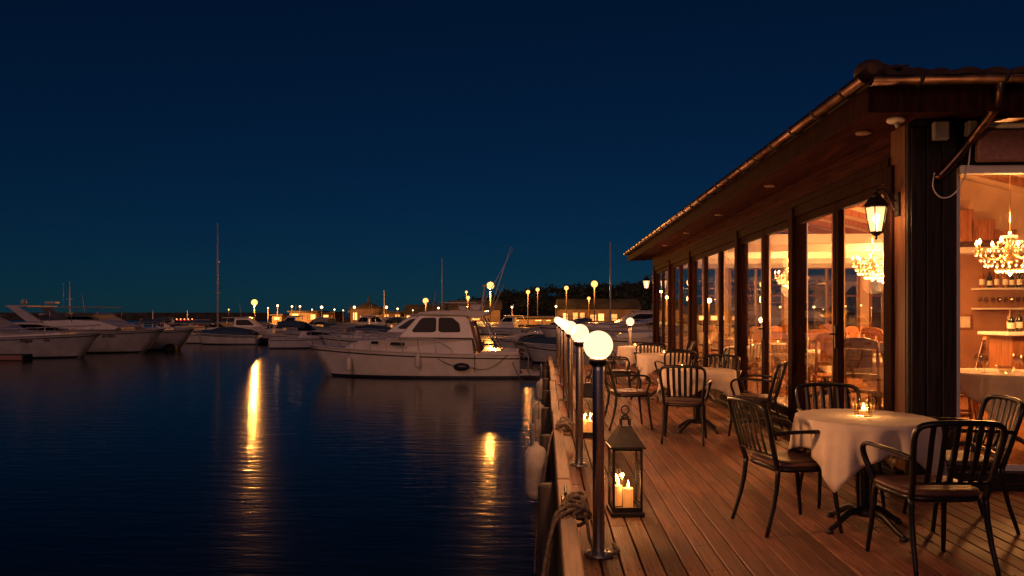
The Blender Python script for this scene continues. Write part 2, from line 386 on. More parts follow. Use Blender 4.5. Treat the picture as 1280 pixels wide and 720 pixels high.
# ================================================================== FLOOR LANTERNS
def floor_lantern():
    t = thing('candle_lantern', (0,0,0), 0, '', 'lantern', 'black candle lanterns on the deck')
    h = .115
    MB().box(-.14,.14,-.14,.14,.0,.035,.006).box(-.12,.12,-.12,.12,.035,.05,.004).build('base', 'black_metal', t)
    m = MB()
    for sx in (-1,1):
        for sy in (-1,1): m.cbox((sx*h,sy*h,.28),(.02,.02,.47),.003)
    for z in (.06,.505):
        for s_ in (-1,1):
            m.cbox((0,s_*h,z),(.21,.018,.018),.003); m.cbox((s_*h,0,z),(.018,.21,.018),.003)
    m.build('frame', 'black_metal', t)
    g = MB()
    for s_ in (-1,1):
        g.cbox((0,s_*h,.283),(.205,.003,.425)); g.cbox((s_*h,0,.283),(.003,.205,.425))
    g.build('glass', 'pane', t)
    m = MB()
    def ring(hw, z): return [(-hw,-hw,z),(hw,-hw,z),(hw,hw,z),(-hw,hw,z)]
    lv = [(.148,.515),(.148,.527),(.138,.530),(.052,.665),(.050,.675)]
    vs = sum([ring(a,z) for a, z in lv], [])
    fs = [(0,3,2,1), tuple(range(16,20))]+[(i*4+k, i*4+(k+1)%4, i*4+4+(k+1)%4, i*4+4+k) for i in range(4) for k in range(4)]
    m.add(vs, fs); m.build('roof', 'black_metal', t)
    m = MB()
    for sx in (-1,1):
        for sy in (-1,1): m.cbox((sx*.036,sy*.036,.70),(.012,.012,.05))
    m.box(-.048,.048,-.048,.048,.722,.732,.003); m.lathe([(.04,.732),(.03,.752),(.008,.765)], n=12)
    m.build('vent_cap', 'black_metal', t)
    MB().tube([(.032*math.cos(a),0,.795+.032*math.sin(a)) for a in [2*PI*k/16 for k in range(16)]], .006, 8, closed=True).build('ring_handle', 'black_metal', t)
    MB().cbox((.128,.0,.27),(.012,.02,.05),.003).sphere((.138,0,.275),.009,8,6).build('latch', 'black_metal', t)
    for (x,y,hh,r) in ((.02,-.03,.15,.042),(-.050,.05,.155,.034)):
        c = MB().lathe([(r,.05),(r,.05+hh-.006),(r*.9,.05+hh),(r*.5,.05+hh-.008)], (x,y,0), 20).build('candle', 'candle_glow', t)
        MB().tube([(x,y,.05+hh-.01),(x+.002,y,.05+hh+.012)], .0015, 5).build('wick', 'rubber', c)
        MB().lathe([(.001,0),(.008,.010),(.009,.02),(.005,.038),(.001,.054)], (x,y,.05+hh+.004), 10).build('flame', 'flame', c)
        pointlight('candle_light', (x,y,.05+hh+.04), 2.2, (1,.45,.13), .02, t)
    return t
L1 = floor_lantern(); L1.location = (.595,5.42,0); L1.rotation_euler = (0,0,R(4)); L1['label'] = 'tall black lantern with two lit candles beside the nearest globe post'
L1.scale = (.86,.86,.94); L1.location = (.575,5.42,0)
dup(L1, (.50,8.75,0), R(-6), 'black candle lantern farther back, half hidden behind the second globe post', .94)

# ================================================================== ROPES, FENDERS
def fender(loc, r, h, label, nm='fender', mat='fender_vinyl', ropelen=.5, group='fenders hung on the dock side', topz=None, cat='fender'):
    t = thing(nm, loc, 0, label, cat, group)
    MB().lathe([(r*.2,0),(r*.75,r*.25),(r,r*.8),(r,h-r*.8),(r*.75,h-r*.25),(r*.25,h),(r*.2,h+r*.3)], n=18).build('body', mat, t)
    MB().tube([(0,0,h+r*.2),(0.005,0,h+ropelen*.5),(.0,.0,h+ropelen)], .009, 6).build('hanging_rope', 'rope', t)
    return t
fender((-.11,8.4,-.66), .125, .62, 'large scuffed pale fender nearest the camera on the dock side', ropelen=.3)
fender((-.12,12.6,-.86), .14, .46, 'short round scuffed fender behind the largest one', ropelen=.5)
fender((-.12,13.5,-.66), .13, .46, 'third scuffed fender along the dock side', ropelen=.35)
fender((-.11,18.2,-.70), .13, .5, 'small far fender by the end of the dock side', ropelen=.4)
def rope_pile():
    m = MB(); c = Vector((.20,4.75,.10))
    for k in range(9):
        pts = []
        a0 = random.uniform(0,6.28); tx = random.uniform(-.9,.9); ty = random.uniform(-.7,.7); r = random.uniform(.045,.085)
        rot = Matrix.Rotation(tx,3,'X') @ Matrix.Rotation(ty,3,'Y'); o = Vector((random.uniform(-.03,.04),random.uniform(-.05,.05),random.uniform(.08,.17)))
        for j in range(16):
            a = a0+2*PI*j/16; pts.append(c+o+rot@Vector((r*math.cos(a),r*1.3*math.sin(a),0)))
        m.tube(pts, .0125, 7, closed=True)
    m.tube(smooth([(.19,4.78,.24),(.10,4.66,.225),(.05,4.58,.20),(.03,4.5,.05),(-.05,4.3,-.5),(-.16,4.2,-1.5)]), .0125, 8)
    m.tube(smooth([(.22,4.70,.225),(.12,4.60,.22),(.04,4.50,.18),(-.02,4.35,-.1),(-.10,4.15,-.7),(-.18,3.9,-1.5)]), .0125, 8)
    m.tube(smooth([(.22,4.8,.23),(.26,4.62,.15),(.27,4.6,.02),(.36,4.42,.014),(.45,4.5,.014),(.42,4.65,.014)]), .011, 8)
    o = m.build('mooring_rope', 'rope'); tag(o, 'knotted mooring rope heaped over the edge timber by the nearest globe post', 'rope', 'ropes on the dock edge')
    m = MB(); c = Vector((.20,8.0,.2))
    for k in range(6):
        r = random.uniform(.05,.08); o = Vector((random.uniform(-.03,.03),random.uniform(-.08,.08),random.uniform(0,.06))); rot = Matrix.Rotation(random.uniform(-.8,.8),3,'X')@Matrix.Rotation(random.uniform(-.6,.6),3,'Y')
        m.tube([c+o+rot@Vector((r*math.cos(2*PI*j/14),r*1.4*math.sin(2*PI*j/14),0)) for j in range(14)], .012, 6, closed=True)
    m.tube(smooth([(.18,8.0,.24),(.06,7.95,.2),(.0,7.9,-.2),(-.1,8.0,-.9),(-.12,8.0,-1.4)]), .012, 6)
    o = m.build('mooring_rope', 'rope'); tag(o, 'coil of rope tied on the edge timber beyond the second globe post', 'rope', 'ropes on the dock edge')
rope_pile()
for (y, l) in ((5.0,'steel mooring cleat under the nearest heap of rope'),(8.25,'steel mooring cleat by the farther coil of rope')):
    t = thing('mooring_cleat', (.135,y,.20), 0, l, 'cleat', 'cleats on the edge timber')
    MB().box(-.03,.03,-.06,.06,0,.012,.004).cbox((0,-.03,.03),(.02,.02,.04)).cbox((0,.03,.03),(.02,.02,.04)).build('cleat_base','black_metal',t)
    MB().tube([(0,-.12,.062),(0,-.06,.052),(0,.06,.052),(0,.12,.062)], [.008,.012,.012,.008], 8).build('horn','black_metal',t)

# ================================================================== TERRACE CHAIRS
def arm_chair():
    t = thing('slatted_armchair', (0,0,0), 0, '', 'armchair', 'slatted armchairs on the terrace')
    # seat
    prof = []
    def seat_outline(w, n=28):
        pts = []
        for k in range(n):
            a = 2*PI*k/n; c, s_ = math.cos(a), math.sin(a)
            e = .45
            x = math.copysign(abs(c)**e, c)*w; y = math.copysign(abs(s_)**e, s_)*(w*.95)
            x *= 1+.06*(y/w)
            pts.append((x, y+.01))
        return pts
    m = MB(); N = 28
    lv = [(.215,.435),(.232,.440),(.236,.452),(.230,.466),(.18,.474),(.10,.472),(.02,.468)]
    vs = []
    for w_, z in lv: vs += [(x,y,z-(.006 if w_ < .15 else 0)) for x, y in seat_outline(w_)]
    fs = [tuple(range(N))[::-1], tuple((len(lv)-1)*N+k for k in range(N))]+[(i*N+k,i*N+(k+1)%N,(i+1)*N+(k+1)%N,(i+1)*N+k) for i in range(len(lv)-1) for k in range(N)]
    m.add(vs, fs, True); m.build('seat', 'seat_wood', t)
    m = MB(); o2 = seat_outline(.225)
    m.tube([(x,y,.424) for x, y in o2], .013, 8, closed=True, flat=(.8,1.3)); m.build('seat_rail', 'chair_metal', t)
    # back hoop : uprights flow into the top rail
    def by(z): return -.215-.105*max(0,(z-.43))/.43-.03*max(0,(z-.7))
    hoop = [(-.205,-.205,.42),(-.215,by(.55),.55),(-.235,by(.70),.70),(-.243,by(.80),.795),(-.225,by(.85)-.005,.845),(-.15,by(.86)-.022,.862),(0,by(.86)-.035,.866),
            (.15,by(.86)-.022,.862),(.225,by(.85)-.005,.845),(.243,by(.80),.795),(.235,by(.70),.70),(.215,by(.55),.55),(.205,-.205,.42)]
    MB().tube(smooth(hoop), .0155, 8, flat=(1,1.25)).build('back_frame', 'chair_metal', t)
    low = [(-.215,by(.52),.52),(-.10,by(.52)-.022,.525),(.0,by(.52)-.03,.526),(.10,by(.52)-.022,.525),(.215,by(.52),.52)]
    MB().tube(smooth(low), .009, 7).build('lower_rail', 'chair_metal', t)
    for k in range(6):
        x = -.155+k*.062; cv = -.035*(1-(x/.24)**2)
        pts = [(x*.94,by(.525)+cv*.8,.525),(x*.98,by(.65)+cv*.95-.006,.65),(x,by(.76)+cv,.76),(x*1.01,by(.86)+cv,.862)]
        MB().tube(smooth(pts,1), .0165, 8, flat=(1,.34)).build('slat', 'chair_metal', t)
    for s_ in (-1,1):
        arm = [(s_*.236,by(.66),.665),(s_*.262,-.16,.678),(s_*.285,.0,.682),(s_*.288,.12,.680),(s_*.285,.185,.655),(s_*.272,.20,.60),(s_*.25,.175,.52),(s_*.226,.16,.445)]
        MB().tube(smooth(arm), .0135, 8, flat=(1.3,.95)).build('armrest', 'chair_metal', t)
        MB().tube(smooth([(s_*.205,.185,.43),(s_*.215,.20,.25),(s_*.232,.235,.0)],1), [.0175,.0175,.0165,.015,.0135,.0125][:len(smooth([(0,0,0)]*3,1))], 8).build('leg', 'chair_metal', t)
        MB().tube(smooth([(s_*.205,-.205,.44),(s_*.21,-.225,.25),(s_*.225,-.30,.0)],1), [.0175,.0175,.0165,.015,.0135,.0125][:len(smooth([(0,0,0)]*3,1))], 8).build('leg', 'chair_metal', t)
    return t
CH = arm_chair()
used = [0]
def chair(x, y, deg, label, z=0):
    if not used[0]: o = CH; used[0] = 1; o.location = (x,y,z); o.rotation_euler = (0,0,R(deg)); o['label'] = label; return o
    return dup(CH, (x,y,z), R(deg), label)
# ================================================================== TABLES WITH CLOTHS
def pedestal_table():
    t = thing('pedestal_table', (0,0,0), 0, '', 'table', 'round pedestal tables under cloths')
    MB().lathe([(.42,.715),(.43,.72),(.43,.740),(.425,.745)], n=40).build('tabletop', 'frame_wood', t)
    m = MB(); m.lathe([(.045,.10),(.05,.13),(.03,.16),(.03,.66),(.05,.69),(.16,.714)], n=14)
    for k in range(6):
        a = k*PI/3; m.tube([(.045*math.cos(a),.045*math.sin(a),.14),(.052*math.cos(a),.052*math.sin(a),.4),(.045*math.cos(a),.045*math.sin(a),.67)], .009, 6)
    m.lathe([(.065,.09),(.075,.11),(.06,.14)], n=16)
    m.build('column', 'cast_iron', t)
    for k in range(4):
        a = R(20)+k*PI/2; c, s_ = math.cos(a), math.sin(a)
        pts = smooth([(.04*c,.04*s_,.12),(.13*c,.13*s_,.125),(.21*c,.21*s_,.075),(.27*c,.27*s_,.035),(.31*c,.31*s_,.025)])
        f = MB().tube(pts, [.026-.012*i/(len(pts)-1) for i in range(len(pts))], 8, flat=(.8,1.1))
        f.lathe([(.024,0),(.026,.012),(.016,.028)], (.305*c,.305*s_,0), 10); f.build('foot', 'cast_iron', t)
    return t
def cloth_mesh(Rt, half, rot, seed, zt=.749, folds=7):
    rnd = random.Random(seed); ph = [rnd.uniform(0,6.28) for _ in range(5)]
    N = 144; m = MB(); vs = []; rings = []
    for rr in (.02,.3,.6,.85,.97): rings.append([(rr*Rt*math.cos(2*PI*k/N), rr*Rt*math.sin(2*PI*k/N), zt+.0006*math.sin(5*k)) for k in range(N)])
    rings.append([((Rt+.004)*math.cos(2*PI*k/N), (Rt+.004)*math.sin(2*PI*k/N), zt-.004) for k in range(N)])
    J = 9
    for j in range(1, J+1):
        u = j/J; row = []
        for k in range(N):
            a = 2*PI*k/N; b = (a-rot+PI/4) % (PI/2) - PI/4
            ext = half/math.cos(b); ext = min(ext, half*1.38)
            drop = max(ext-Rt, .1)*(.98)
            d = drop*u
            fold = -math.cos(4*(a-rot))*.036 - .012 + (math.sin(a*19+ph[4])*.012 if abs(b) > .35 else math.sin(a*19+ph[4])*.005) + math.sin(a*folds*2+ph[0])*.024 + math.sin(a*11+ph[1])*.018 + math.sin(a*23+ph[2])*.004
            r = Rt+.006+ fold*(u**.9)*min(1, drop/.22) + .012*u + (.02*u if abs(b) > .6 else 0)
            sharp = max(0, 1-abs(abs(b)-PI/4)/.16)        # the corner folds hang as a pleat
            r += .035*sharp*u*math.cos(a*40+ph[3])*.4
            row.append((r*math.cos(a), r*math.sin(a), zt-.006-d))
        rings.append(row)
    for r_ in rings: vs += r_
    n = len(rings)
    fs = [tuple(range(N))[::-1]]+[(i*N+k,i*N+(k+1)%N,(i+1)*N+(k+1)%N,(i+1)*N+k) for i in range(n-1) for k in range(N)]
    m.add(vs, fs, True); return m
TB = pedestal_table(); tused = [0]
def table(x, y, z, rot, label, clabel, seed, half=.60, Rt=.435, clothgroup='white tablecloths on the terrace'):
    if not tused[0]: o = TB; tused[0] = 1; o.location = (x,y,z); o.rotation_euler = (0,0,R(rot*2)); o['label'] = label
    else: o = dup(TB, (x,y,z), R(rot*2), label)
    c = cloth_mesh(Rt, half, R(rot), seed).build('tablecloth', 'cloth'); c.location = (x,y,z)
    sm = c.modifiers.new('solid', 'SOLIDIFY'); sm.thickness = .0015; sm.offset = 1
    tag(c, clabel, 'tablecloth', clothgroup); return o
def candle_glass(x, y, z, label, watts=1.2, s=1):
    t = thing('candle_glass', (x,y,z), random.uniform(0,3), label, 'candle glass', 'candle glasses on the tables')
    prof = [(.030,0),(.040,.003),(.044,.03),(.050,.078),(.047,.078),(.041,.03),(.036,.010),(.002,.010)]
    m = MB(); n = 32; vs = []
    for i, (r, zz) in enumerate(prof):
        for k in range(n):
            a = 2*PI*k/n; cr = 1+.035*math.cos(8*a)
            zz2 = zz+(.009*abs(math.sin(4*a)) if zz > .07 else 0)
            vs.append((r*cr*math.cos(a), r*cr*math.sin(a), zz2))
    fs = [tuple(range(n))[::-1], tuple((len(prof)-1)*n+k for k in range(n))]+[(i*n+k,i*n+(k+1)%n,(i+1)*n+(k+1)%n,(i+1)*n+k) for i in range(len(prof)-1) for k in range(n)]
    m.add(vs, fs, True); m.build('glass_cup', 'tumbler', t)
    m = MB()
    for zz in (.022,.05):
        m.tube([(.0475*math.cos(2*PI*k/24)*(1 if zz > .03 else .93), .0475*math.sin(2*PI*k/24)*(1 if zz > .03 else .93), zz) for k in range(24)], .0018, 5, closed=True)
    for k in range(12):
        a = 2*PI*k/12; m.tube([(.043*math.cos(a),.043*math.sin(a),.02),(.051*math.cos(a+.13),.051*math.sin(a+.13),.079)], .0016, 5)
    m.build('metal_filigree', 'brass', t)
    c = MB().lathe([(.019,.011),(.019,.026),(.017,.028)], n=14).build('candle', 'candle_glow', t)
    MB().lathe([(.001,0),(.005,.008),(.005,.014),(.001,.032)], (0,0,.029), 8).build('flame', 'flame', c)
    pointlight('candle_light', (0,0,.05), watts, (1,.45,.13), .015, t)
    t.scale = (s,s,s); return t
T1 = ground(1081,521,.75); T1 = (T1.x, T1.y)
table(T1[0],T1[1],0,2,'round cast-iron pedestal table nearest the camera on the terrace','white cloth draped over the nearest terrace table',3, half=.625)
candle_glass(T1[0]+.0,T1[1]+.02,.752,'lit glass candle holder on the nearest terrace table', 4.0, 1.45)
chair(1.66,5.16,-76,'armchair seen from the side, left of the nearest table')
chair(2.20,4.40,3,'armchair with its back to the camera in front of the nearest table')
chair(2.81,5.26,86,'armchair at the right of the nearest table by the building corner')
chair(2.27,5.84,177,'armchair behind the nearest table with its back against the glass doors')
T2 = ground(872,462,.75); T2 = (T2.x,T2.y)
table(T2[0],T2[1],0,8,'second pedestal table from the camera','white cloth with long corners over the second table',9, half=.64, Rt=.45)
candle_glass(T2[0]-.18,T2[1]+.05,.752,'small lit candle glass on the second table',1.2)
chair(T2[0]-.30,T2[1]-.74,-14,'armchair facing away from the camera in front of the second table')
chair(T2[0]-.82,T2[1]+.20,-82,'armchair at the dock side of the second table, angled')
chair(T2[0]+.60,T2[1]-.30,62,'armchair turned sideways at the right of the second table')
chair(T2[0]+.42,T2[1]+.74,160,'armchair behind the second table close to the glass doors')
T3 = (2.0,12.7)
table(T3[0],T3[1],0,-5,'third pedestal table, midway down the terrace','white cloth on the third table down the terrace',12, half=.64, Rt=.45)
candle_glass(T3[0],T3[1],.752,'little candle glass on the third table',1.2)
chair(T3[0]+.05,T3[1]-.84,4,'armchair pushed up in front of the third table')
chair(T3[0]-.78,T3[1]+.02,-95,'armchair at the dock side of the third table')
chair(T3[0]+.70,T3[1]-.15,84,'armchair between the third table and the glass doors')
chair(T3[0]-.1,T3[1]+.80,178,'armchair on the far side of the third table')
T4 = (1.95,15.5)
table(T4[0],T4[1],0,10,'farthest pedestal table beside the lone globe lamp','white cloth on the farthest terrace table',15, half=.64, Rt=.45)
candle_glass(T4[0]-.1,T4[1],.752,'candle glass on the farthest terrace table',1.2)
chair(T4[0]-.75,T4[1]-.1,-88,'armchair on the dock side of the farthest table')
chair(T4[0]+.72,T4[1]-.05,92,'armchair on the glass side of the farthest table')
chair(T4[0]+.10,T4[1]-.80,0,'armchair in front of the farthest table')

# ================================================================== CAFE BUILDING
FX = 3.0; FY = 6.36; FZ = .15; BX = 9.8; BY = 20.9; DT = 2.60
B = thing('cafe_building', (0,0,0), 0, 'single-storey wooden harbour cafe with tiled roof and lit folding glass doors', 'building')
posts = [6.62,9.2,11.8,15.65,18.2,20.75]
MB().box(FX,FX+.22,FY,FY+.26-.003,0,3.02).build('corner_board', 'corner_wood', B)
# gable pillar facing the camera
m = MB(); m.box(FX+.003,FX+.40,FY-.05,FY-.003,0,3.05,.01)
for k in range(3): m.box(FX+.02+k*.125,FX+.02+k*.125+.11,FY-.075,FY-.052,.0,2.98,.005)
m.build('corner_pillar', 'dark_wood', B)
for p in posts: MB().box(FX-.03,FX+.15,p-.075,p+.075,FZ-.02,2.72,.008).build('facade_post', 'frame_wood', B)
MB().box(FX-.02,FX+.16,FY+.264,BY,2.724,2.80,.006).box(FX-.01,FX+.16,FY+.264,BY,DT+.004,2.72).build('door_head', 'frame_wood', B)
MB().box(FX,FX+.18,FY+.264,BY,2.803,3.02).build('upper_boarding', 'board_wood', B)
MB().box(FX-.04,FX+.2,FY+.01,BY,0,FZ-.06,.01).box(FX-.08,FX+.2,FY+.01,BY,FZ-.055,FZ-.022,.01).build('door_sill', 'dark_wood', B)
MB().box(FX-.22,FX-.085,FY+.3,BY-.2,0,.07,.01).build('step', 'dark_wood', B)
def door_leaf(y0, y1, handle):
    fr = .07
    m = MB(); m.box(FX+.02,FX+.085,y0+.005,y0+fr,FZ,DT,.006).box(FX+.02,FX+.085,y1-fr,y1-.005,FZ,DT,.006)
    m.box(FX+.022,FX+.083,y0+fr,y1-fr,FZ,FZ+.11).box(FX+.022,FX+.083,y0+fr,y1-fr,DT-.085,DT)
    d = m.build('glass_door', 'frame_wood', B)
    MB().box(FX+.050,FX+.056,y0+fr-.005,y1-fr+.005,FZ+.105,DT-.08).build('pane', 'pane', d)
    if handle:
        yy = y0+.035 if handle < 0 else y1-.035
        h = MB().box(FX-.002,FX+.018,yy-.016,yy+.016,1.08,1.32,.004).tube([(FX+.01,yy,1.23),(FX-.05,yy,1.23),(FX-.055,yy-.02*handle,1.23),(FX-.055,yy-.14*handle,1.228)], .009, 8)
        h.build('handle', 'black_metal', d)
    for zz in (.5,1.5,2.3):
        pass
for a, b in zip(posts, posts[1:]):
    n = 3 if b-a > 3 else 2
    w_ = (b-a-.16)/n
    for k in range(n):
        y0 = a+.08+k*w_; door_leaf(y0, y0+w_, (1 if k == 0 else (-1 if k == n-1 and n == 3 else 0)))
# curtains hung inside by the posts
ordn = ['first','second','third','fourth','fifth','sixth','seventh','eighth','ninth']
for k, yf in enumerate((7.9,9.1,10.42,11.7,13.0,14.3,15.5,16.8,18.0)):
    m = MB(); pts_o = []; n = 34; W = (.26,.56,.34,.56,.34,.36,.5,.36,.5)[k]; p = yf*1.1-.12
    for i in range(n+1):
        y = p-W/2+W*i/n; pts_o.append((FX+.30+.028*math.sin(i*1.35)+.006*math.sin(i*3.1), y))
    vs = [(x,y,FZ+.02) for x,y in pts_o]+[(x,y,2.62) for x,y in pts_o]+[(x+.004,y,FZ+.02) for x,y in pts_o]+[(x+.004,y,2.62) for x,y in pts_o]
    N = n+1; fs = []
    for i in range(n): fs += [(i,i+1,N+i+1,N+i),(2*N+i,3*N+i,3*N+i+1,2*N+i+1),(N+i,N+i+1,3*N+i+1,3*N+i),(i,2*N+i,2*N+i+1,i+1)]
    m.add(vs, fs, True); o = m.build('curtain', 'curtain_sheer')
    tag(o, 'cream curtain inside the glass doors, the '+ordn[k]+' counted from the wall lantern', 'curtain', 'cream curtains inside the glass doors')
# front window wall
WX0 = FX+.40; WX1 = 8.2; WT = 2.66
MB().box(WX0+.003,WX1,FY-.02,FY+.12,WT,3.03).box(WX1+.003,BX,FY-.02,FY+.12,0,3.03).build('front_wall', 'dark_wood', B)
MB().box(WX0+.003,WX1,FY-.06,FY+.10,0,FZ-.02,.01).box(WX0+.003,WX1,FY-.14,FY-.064,-.0+.002,.06,.008).build('front_sill', 'dark_wood', B)
m = MB()
for x in (WX0+.03,5.9,WX1-.03): m.box(x-.027,x+.027,FY+.01,FY+.07,FZ-.016,WT-.004,.004)
m.box(WX0+.06,WX1-.06,FY+.012,FY+.068,FZ-.016,FZ+.03).box(WX0+.06,WX1-.06,FY+.012,FY+.068,WT-.05,WT-.004)
wf = m.build('window_frame', 'white_trim', B)
MB().box(WX0+.05,5.88,FY+.038,FY+.043,FZ+.025,WT-.045).box(5.92,WX1-.05,FY+.038,FY+.043,FZ+.025,WT-.045).build('pane', 'pane', wf)
# interior shell
MB().box(FX-.0,BX,FY+.13,BY,FZ-.12,FZ-.024).build('floor', 'floor_wood', B)
# ceiling vault
RX = (FX+BX)/2
def cz(x): return 2.86+.26*(min(x,2*RX-x)-FX)
m = MB()
for (a, b) in ((FX+.16,RX),(RX,BX)):
    m.add([(a,FY+.13,cz(a)),(b,FY+.13,cz(b)),(b,BY,cz(b)),(a,BY,cz(a)),(a,FY+.13,cz(a)+.04),(b,FY+.13,cz(b)+.04),(b,BY,cz(b)+.04),(a,BY,cz(a)+.04)],[(0,3,2,1),(4,5,6,7),(0,1,5,4),(1,2,6,5),(2,3,7,6),(3,0,4,7)])
m.build('ceiling', 'ceiling_board', B)
m = MB()
for k in range(5):
    y = 12.9+k*1.75
    m.box(FX+.17,BX-.1,y-.05,y+.05,2.63,2.79,.006)
m.build('tie_beams', 'white_trim', B)
m = MB()
for k in range(15):
    y = 7.0+k*.95
    for (a, b) in ((FX+.2,RX-.01),(RX+.01,BX-.1)):
        za, zb = cz(a)-.002, cz(b)-.002
        m.add([(a,y-.04,za-.12),(b,y-.04,zb-.12),(b,y+.04,zb-.12),(a,y+.04,za-.12),(a,y-.04,za),(b,y-.04,zb),(b,y+.04,zb),(a,y+.04,za)],[(0,3,2,1),(4,5,6,7),(0,1,5,4),(1,2,6,5),(2,3,7,6),(3,0,4,7)])
m.build('rafters', 'orange_wood', B)
# far side wall with dark windows, end wall, partition behind the bar
m = MB(); m.box(BX-.1,BX,FY+.13,BY,FZ,.95).box(BX-.1,BX,FY+.13,BY,2.35,2.95)
wy = [FY+.13,7.4,9.2,9.7,11.5,12.6,14.4,14.9,16.7,17.2,19.0,BY]
for i in range(0,len(wy),2): m.box(BX-.1,BX,wy[i],wy[i+1],.953,2.347)
m.build('rear_wall', 'plaster', B)
for i in range(1,len(wy)-1,2):
    a, b = wy[i], wy[i+1]; mm = MB()
    mm.box(BX-.12,BX-.04,a+.003,a+.07,.955,2.345).box(BX-.12,BX-.04,b-.07,b-.003,.955,2.345).box(BX-.12,BX-.04,(a+b)/2-.03,(a+b)/2+.03,.955,2.345)
    for (c, d) in ((a+.07,(a+b)/2-.03),((a+b)/2+.03,b-.07)):
        mm.box(BX-.118,BX-.042,c,d,.955,1.03).box(BX-.118,BX-.042,c,d,2.27,2.345).box(BX-.10,BX-.06,c,d,1.62,1.65)
    wn_ = mm.build('window', 'white_trim', B)
    MB().box(BX-.075,BX-.07,a+.06,b-.06,1.0,2.3).build('pane', 'pane', wn_)
m = MB(); m.box(FX+.2,BX,BY-.1,BY,FZ-.02,.80).box(FX+.2,BX,BY-.1,BY,2.72,3.6)
ex = [FX+.2,3.55,4.75,5.05,6.55,6.85,8.6,8.85,9.6,BX]
for i in range(0,len(ex),2): m.box(ex[i],ex[i+1],BY-.1,BY,.803,2.717)
m.build('end_wall', 'plaster', B)
for i in range(1,len(ex)-1,2):
    a, b = ex[i], ex[i+1]; mm = MB(); c_ = (a+b)/2
    for (u, v_) in ((a+.003,a+.06),(b-.06,b-.003),(c_-.025,c_+.025)): mm.box(u,v_,BY-.13,BY-.03,.806,2.714)
    for (u, v_) in ((a+.063,c_-.028),(c_+.028,b-.063)): mm.box(u,v_,BY-.128,BY-.032,.806,.87).box(u,v_,BY-.128,BY-.032,2.65,2.714).box(u,v_,BY-.12,BY-.04,1.9,1.93)
    wn_ = mm.build('window', 'orange_wood', B)
    MB().box(a+.05,b-.05,BY-.075,BY-.07,.85,2.68).build('pane', 'pane', wn_)
PX0 = 6.05; PY = 12.5
m = MB(); m.box(PX0,BX-.13,PY,PY+.12,FZ-.02,2.62)
m.build('bar_wall', 'brown_wall', B)
MB().prism([(PX0,2.625),(BX-.13,2.625),(BX-.13,2.9),(RX,cz(RX)),(PX0,cz(PX0))], 'y', PY, PY+.12).build('upper_partition', 'plaster', B)
# stepped bulkhead
m = MB()
for k in range(4): m.box(PX0-.05+k*.33,PX0-.05+k*.33+.36,PY-.55,PY-.006,2.55+.17*k*.0+.02*k,2.75+.16*(3-k),.008)
m.build('stepped_bulkhead', 'orange_wood', B)
MB().box(PX0+.05,BX-.2,PY-.34,PY-.004,2.40,2.50,.01).build('cornice', 'white_trim', B)
m = MB()
for z in (1.82,1.50): m.box(6.95,9.3,PY-.28,PY-.003,z,z+.03,.004)
m.build('bar_shelf', 'white_trim', B)
# bar counter
t = thing('bar_counter', (6.02,9.9,FZ), 0, 'panelled wooden bar counter with pale top inside the cafe', 'bar counter')
MB().box(0,2.3,0,.5,-.02,1.0,.01).build('cabinet', 'orange_wood', t); m = MB()
for k in range(4): m.box(.08+k*.56,.56+k*.56,-.02,-.002,.1,.9,.01)
m.build('panel', 'orange_wood', t); MB().box(-.12,2.4,-.12,.56,1.003,1.05,.01).build('countertop', 'white_trim', t)
def bottle(kind):
    mat = ('bottle_dark','bottle_amber')[kind]
    t = thing('bottle', (0,0,0), 0, '', 'bottle', 'bottles behind the bar')
    MB().lathe([(.036,0),(.038,.01),(.038,.19),(.030,.225),(.014,.25),(.013,.31)], n=12).build('body', mat, t)
    MB().lathe([(.0385,.05),(.0385,.14)], n=12, cap=False).build('paper_label', 'paper_label', t)
    return t
bp = [bottle(0), bottle(1)]; first = [1,1]
for k in range(16):
    x = 7.05+k*.118+random.uniform(-.012,.012); kd = 0 if random.random() < .68 else 1
    l = 'bottle standing on the upper shelf behind the bar'
    if first[kd]: o = bp[kd]; first[kd] = 0; o.location = (x,PY-.14,1.852); o['label'] = l
    else: o = dup(bp[kd], (x,PY-.14,1.852), random.random()*6, l)
    s_ = random.uniform(.8,1.02); o.scale = (1,1,s_)
for k in range(7):
    o = dup(bp[k%2], (6.1+k*.12+random.uniform(-.03,.03),10.05+random.uniform(0,.3),FZ+1.052), 0, 'bottle standing on the pale bar counter')
    o.scale = (1,1,random.uniform(.7,1))
def wine_glass():
    t = MB().lathe([(.032,0),(.031,.003),(.004,.006),(.004,.075),(.02,.085),(.036,.11),(.036,.14),(.03,.175),(.028,.175),(.033,.14),(.033,.112),(.004,.09)], n=14).build('wine_glass', 'tumbler')
    return tag(t, '', 'wine glass', 'wine glasses inside the cafe')
WG = wine_glass(); wf1 = [1]
def wglass(x, y, z, l, s=1):
    global WG
    if wf1[0]: o = WG; wf1[0] = 0
    else: o = WG.copy(); COL.objects.link(o)
    o.location = (x,y,z); o['label'] = l; o.scale = (s,s,s)
for k in range(18): wglass(7.02+k*.10, PY-.14, 1.532, 'wine glass in the row on the lower shelf behind the bar')
# picture / menu board
t = thing('wall_picture', (6.75,PY-.004,1.30), 0, 'small pale framed picture on the brown wall left of the bar', 'picture')
MB().box(-.20,.20,-.025,-.002,-.12,.12,.004).build('frame', 'orange_wood', t); MB().box(-.17,.17,-.029,-.026,-.09,.09).build('sheet', 'paper_label', t)
# interior door in pale frame seen at the left of the front window
m = MB().box(PX0+.02,PX0+.09,PY-.05,PY-.003,FZ-.02,2.3,.006).box(PX0+.093,PX0+.16,PY-.03,PY-.003,FZ-.02,2.3)
m.build('pale_pilaster', 'white_trim', B)
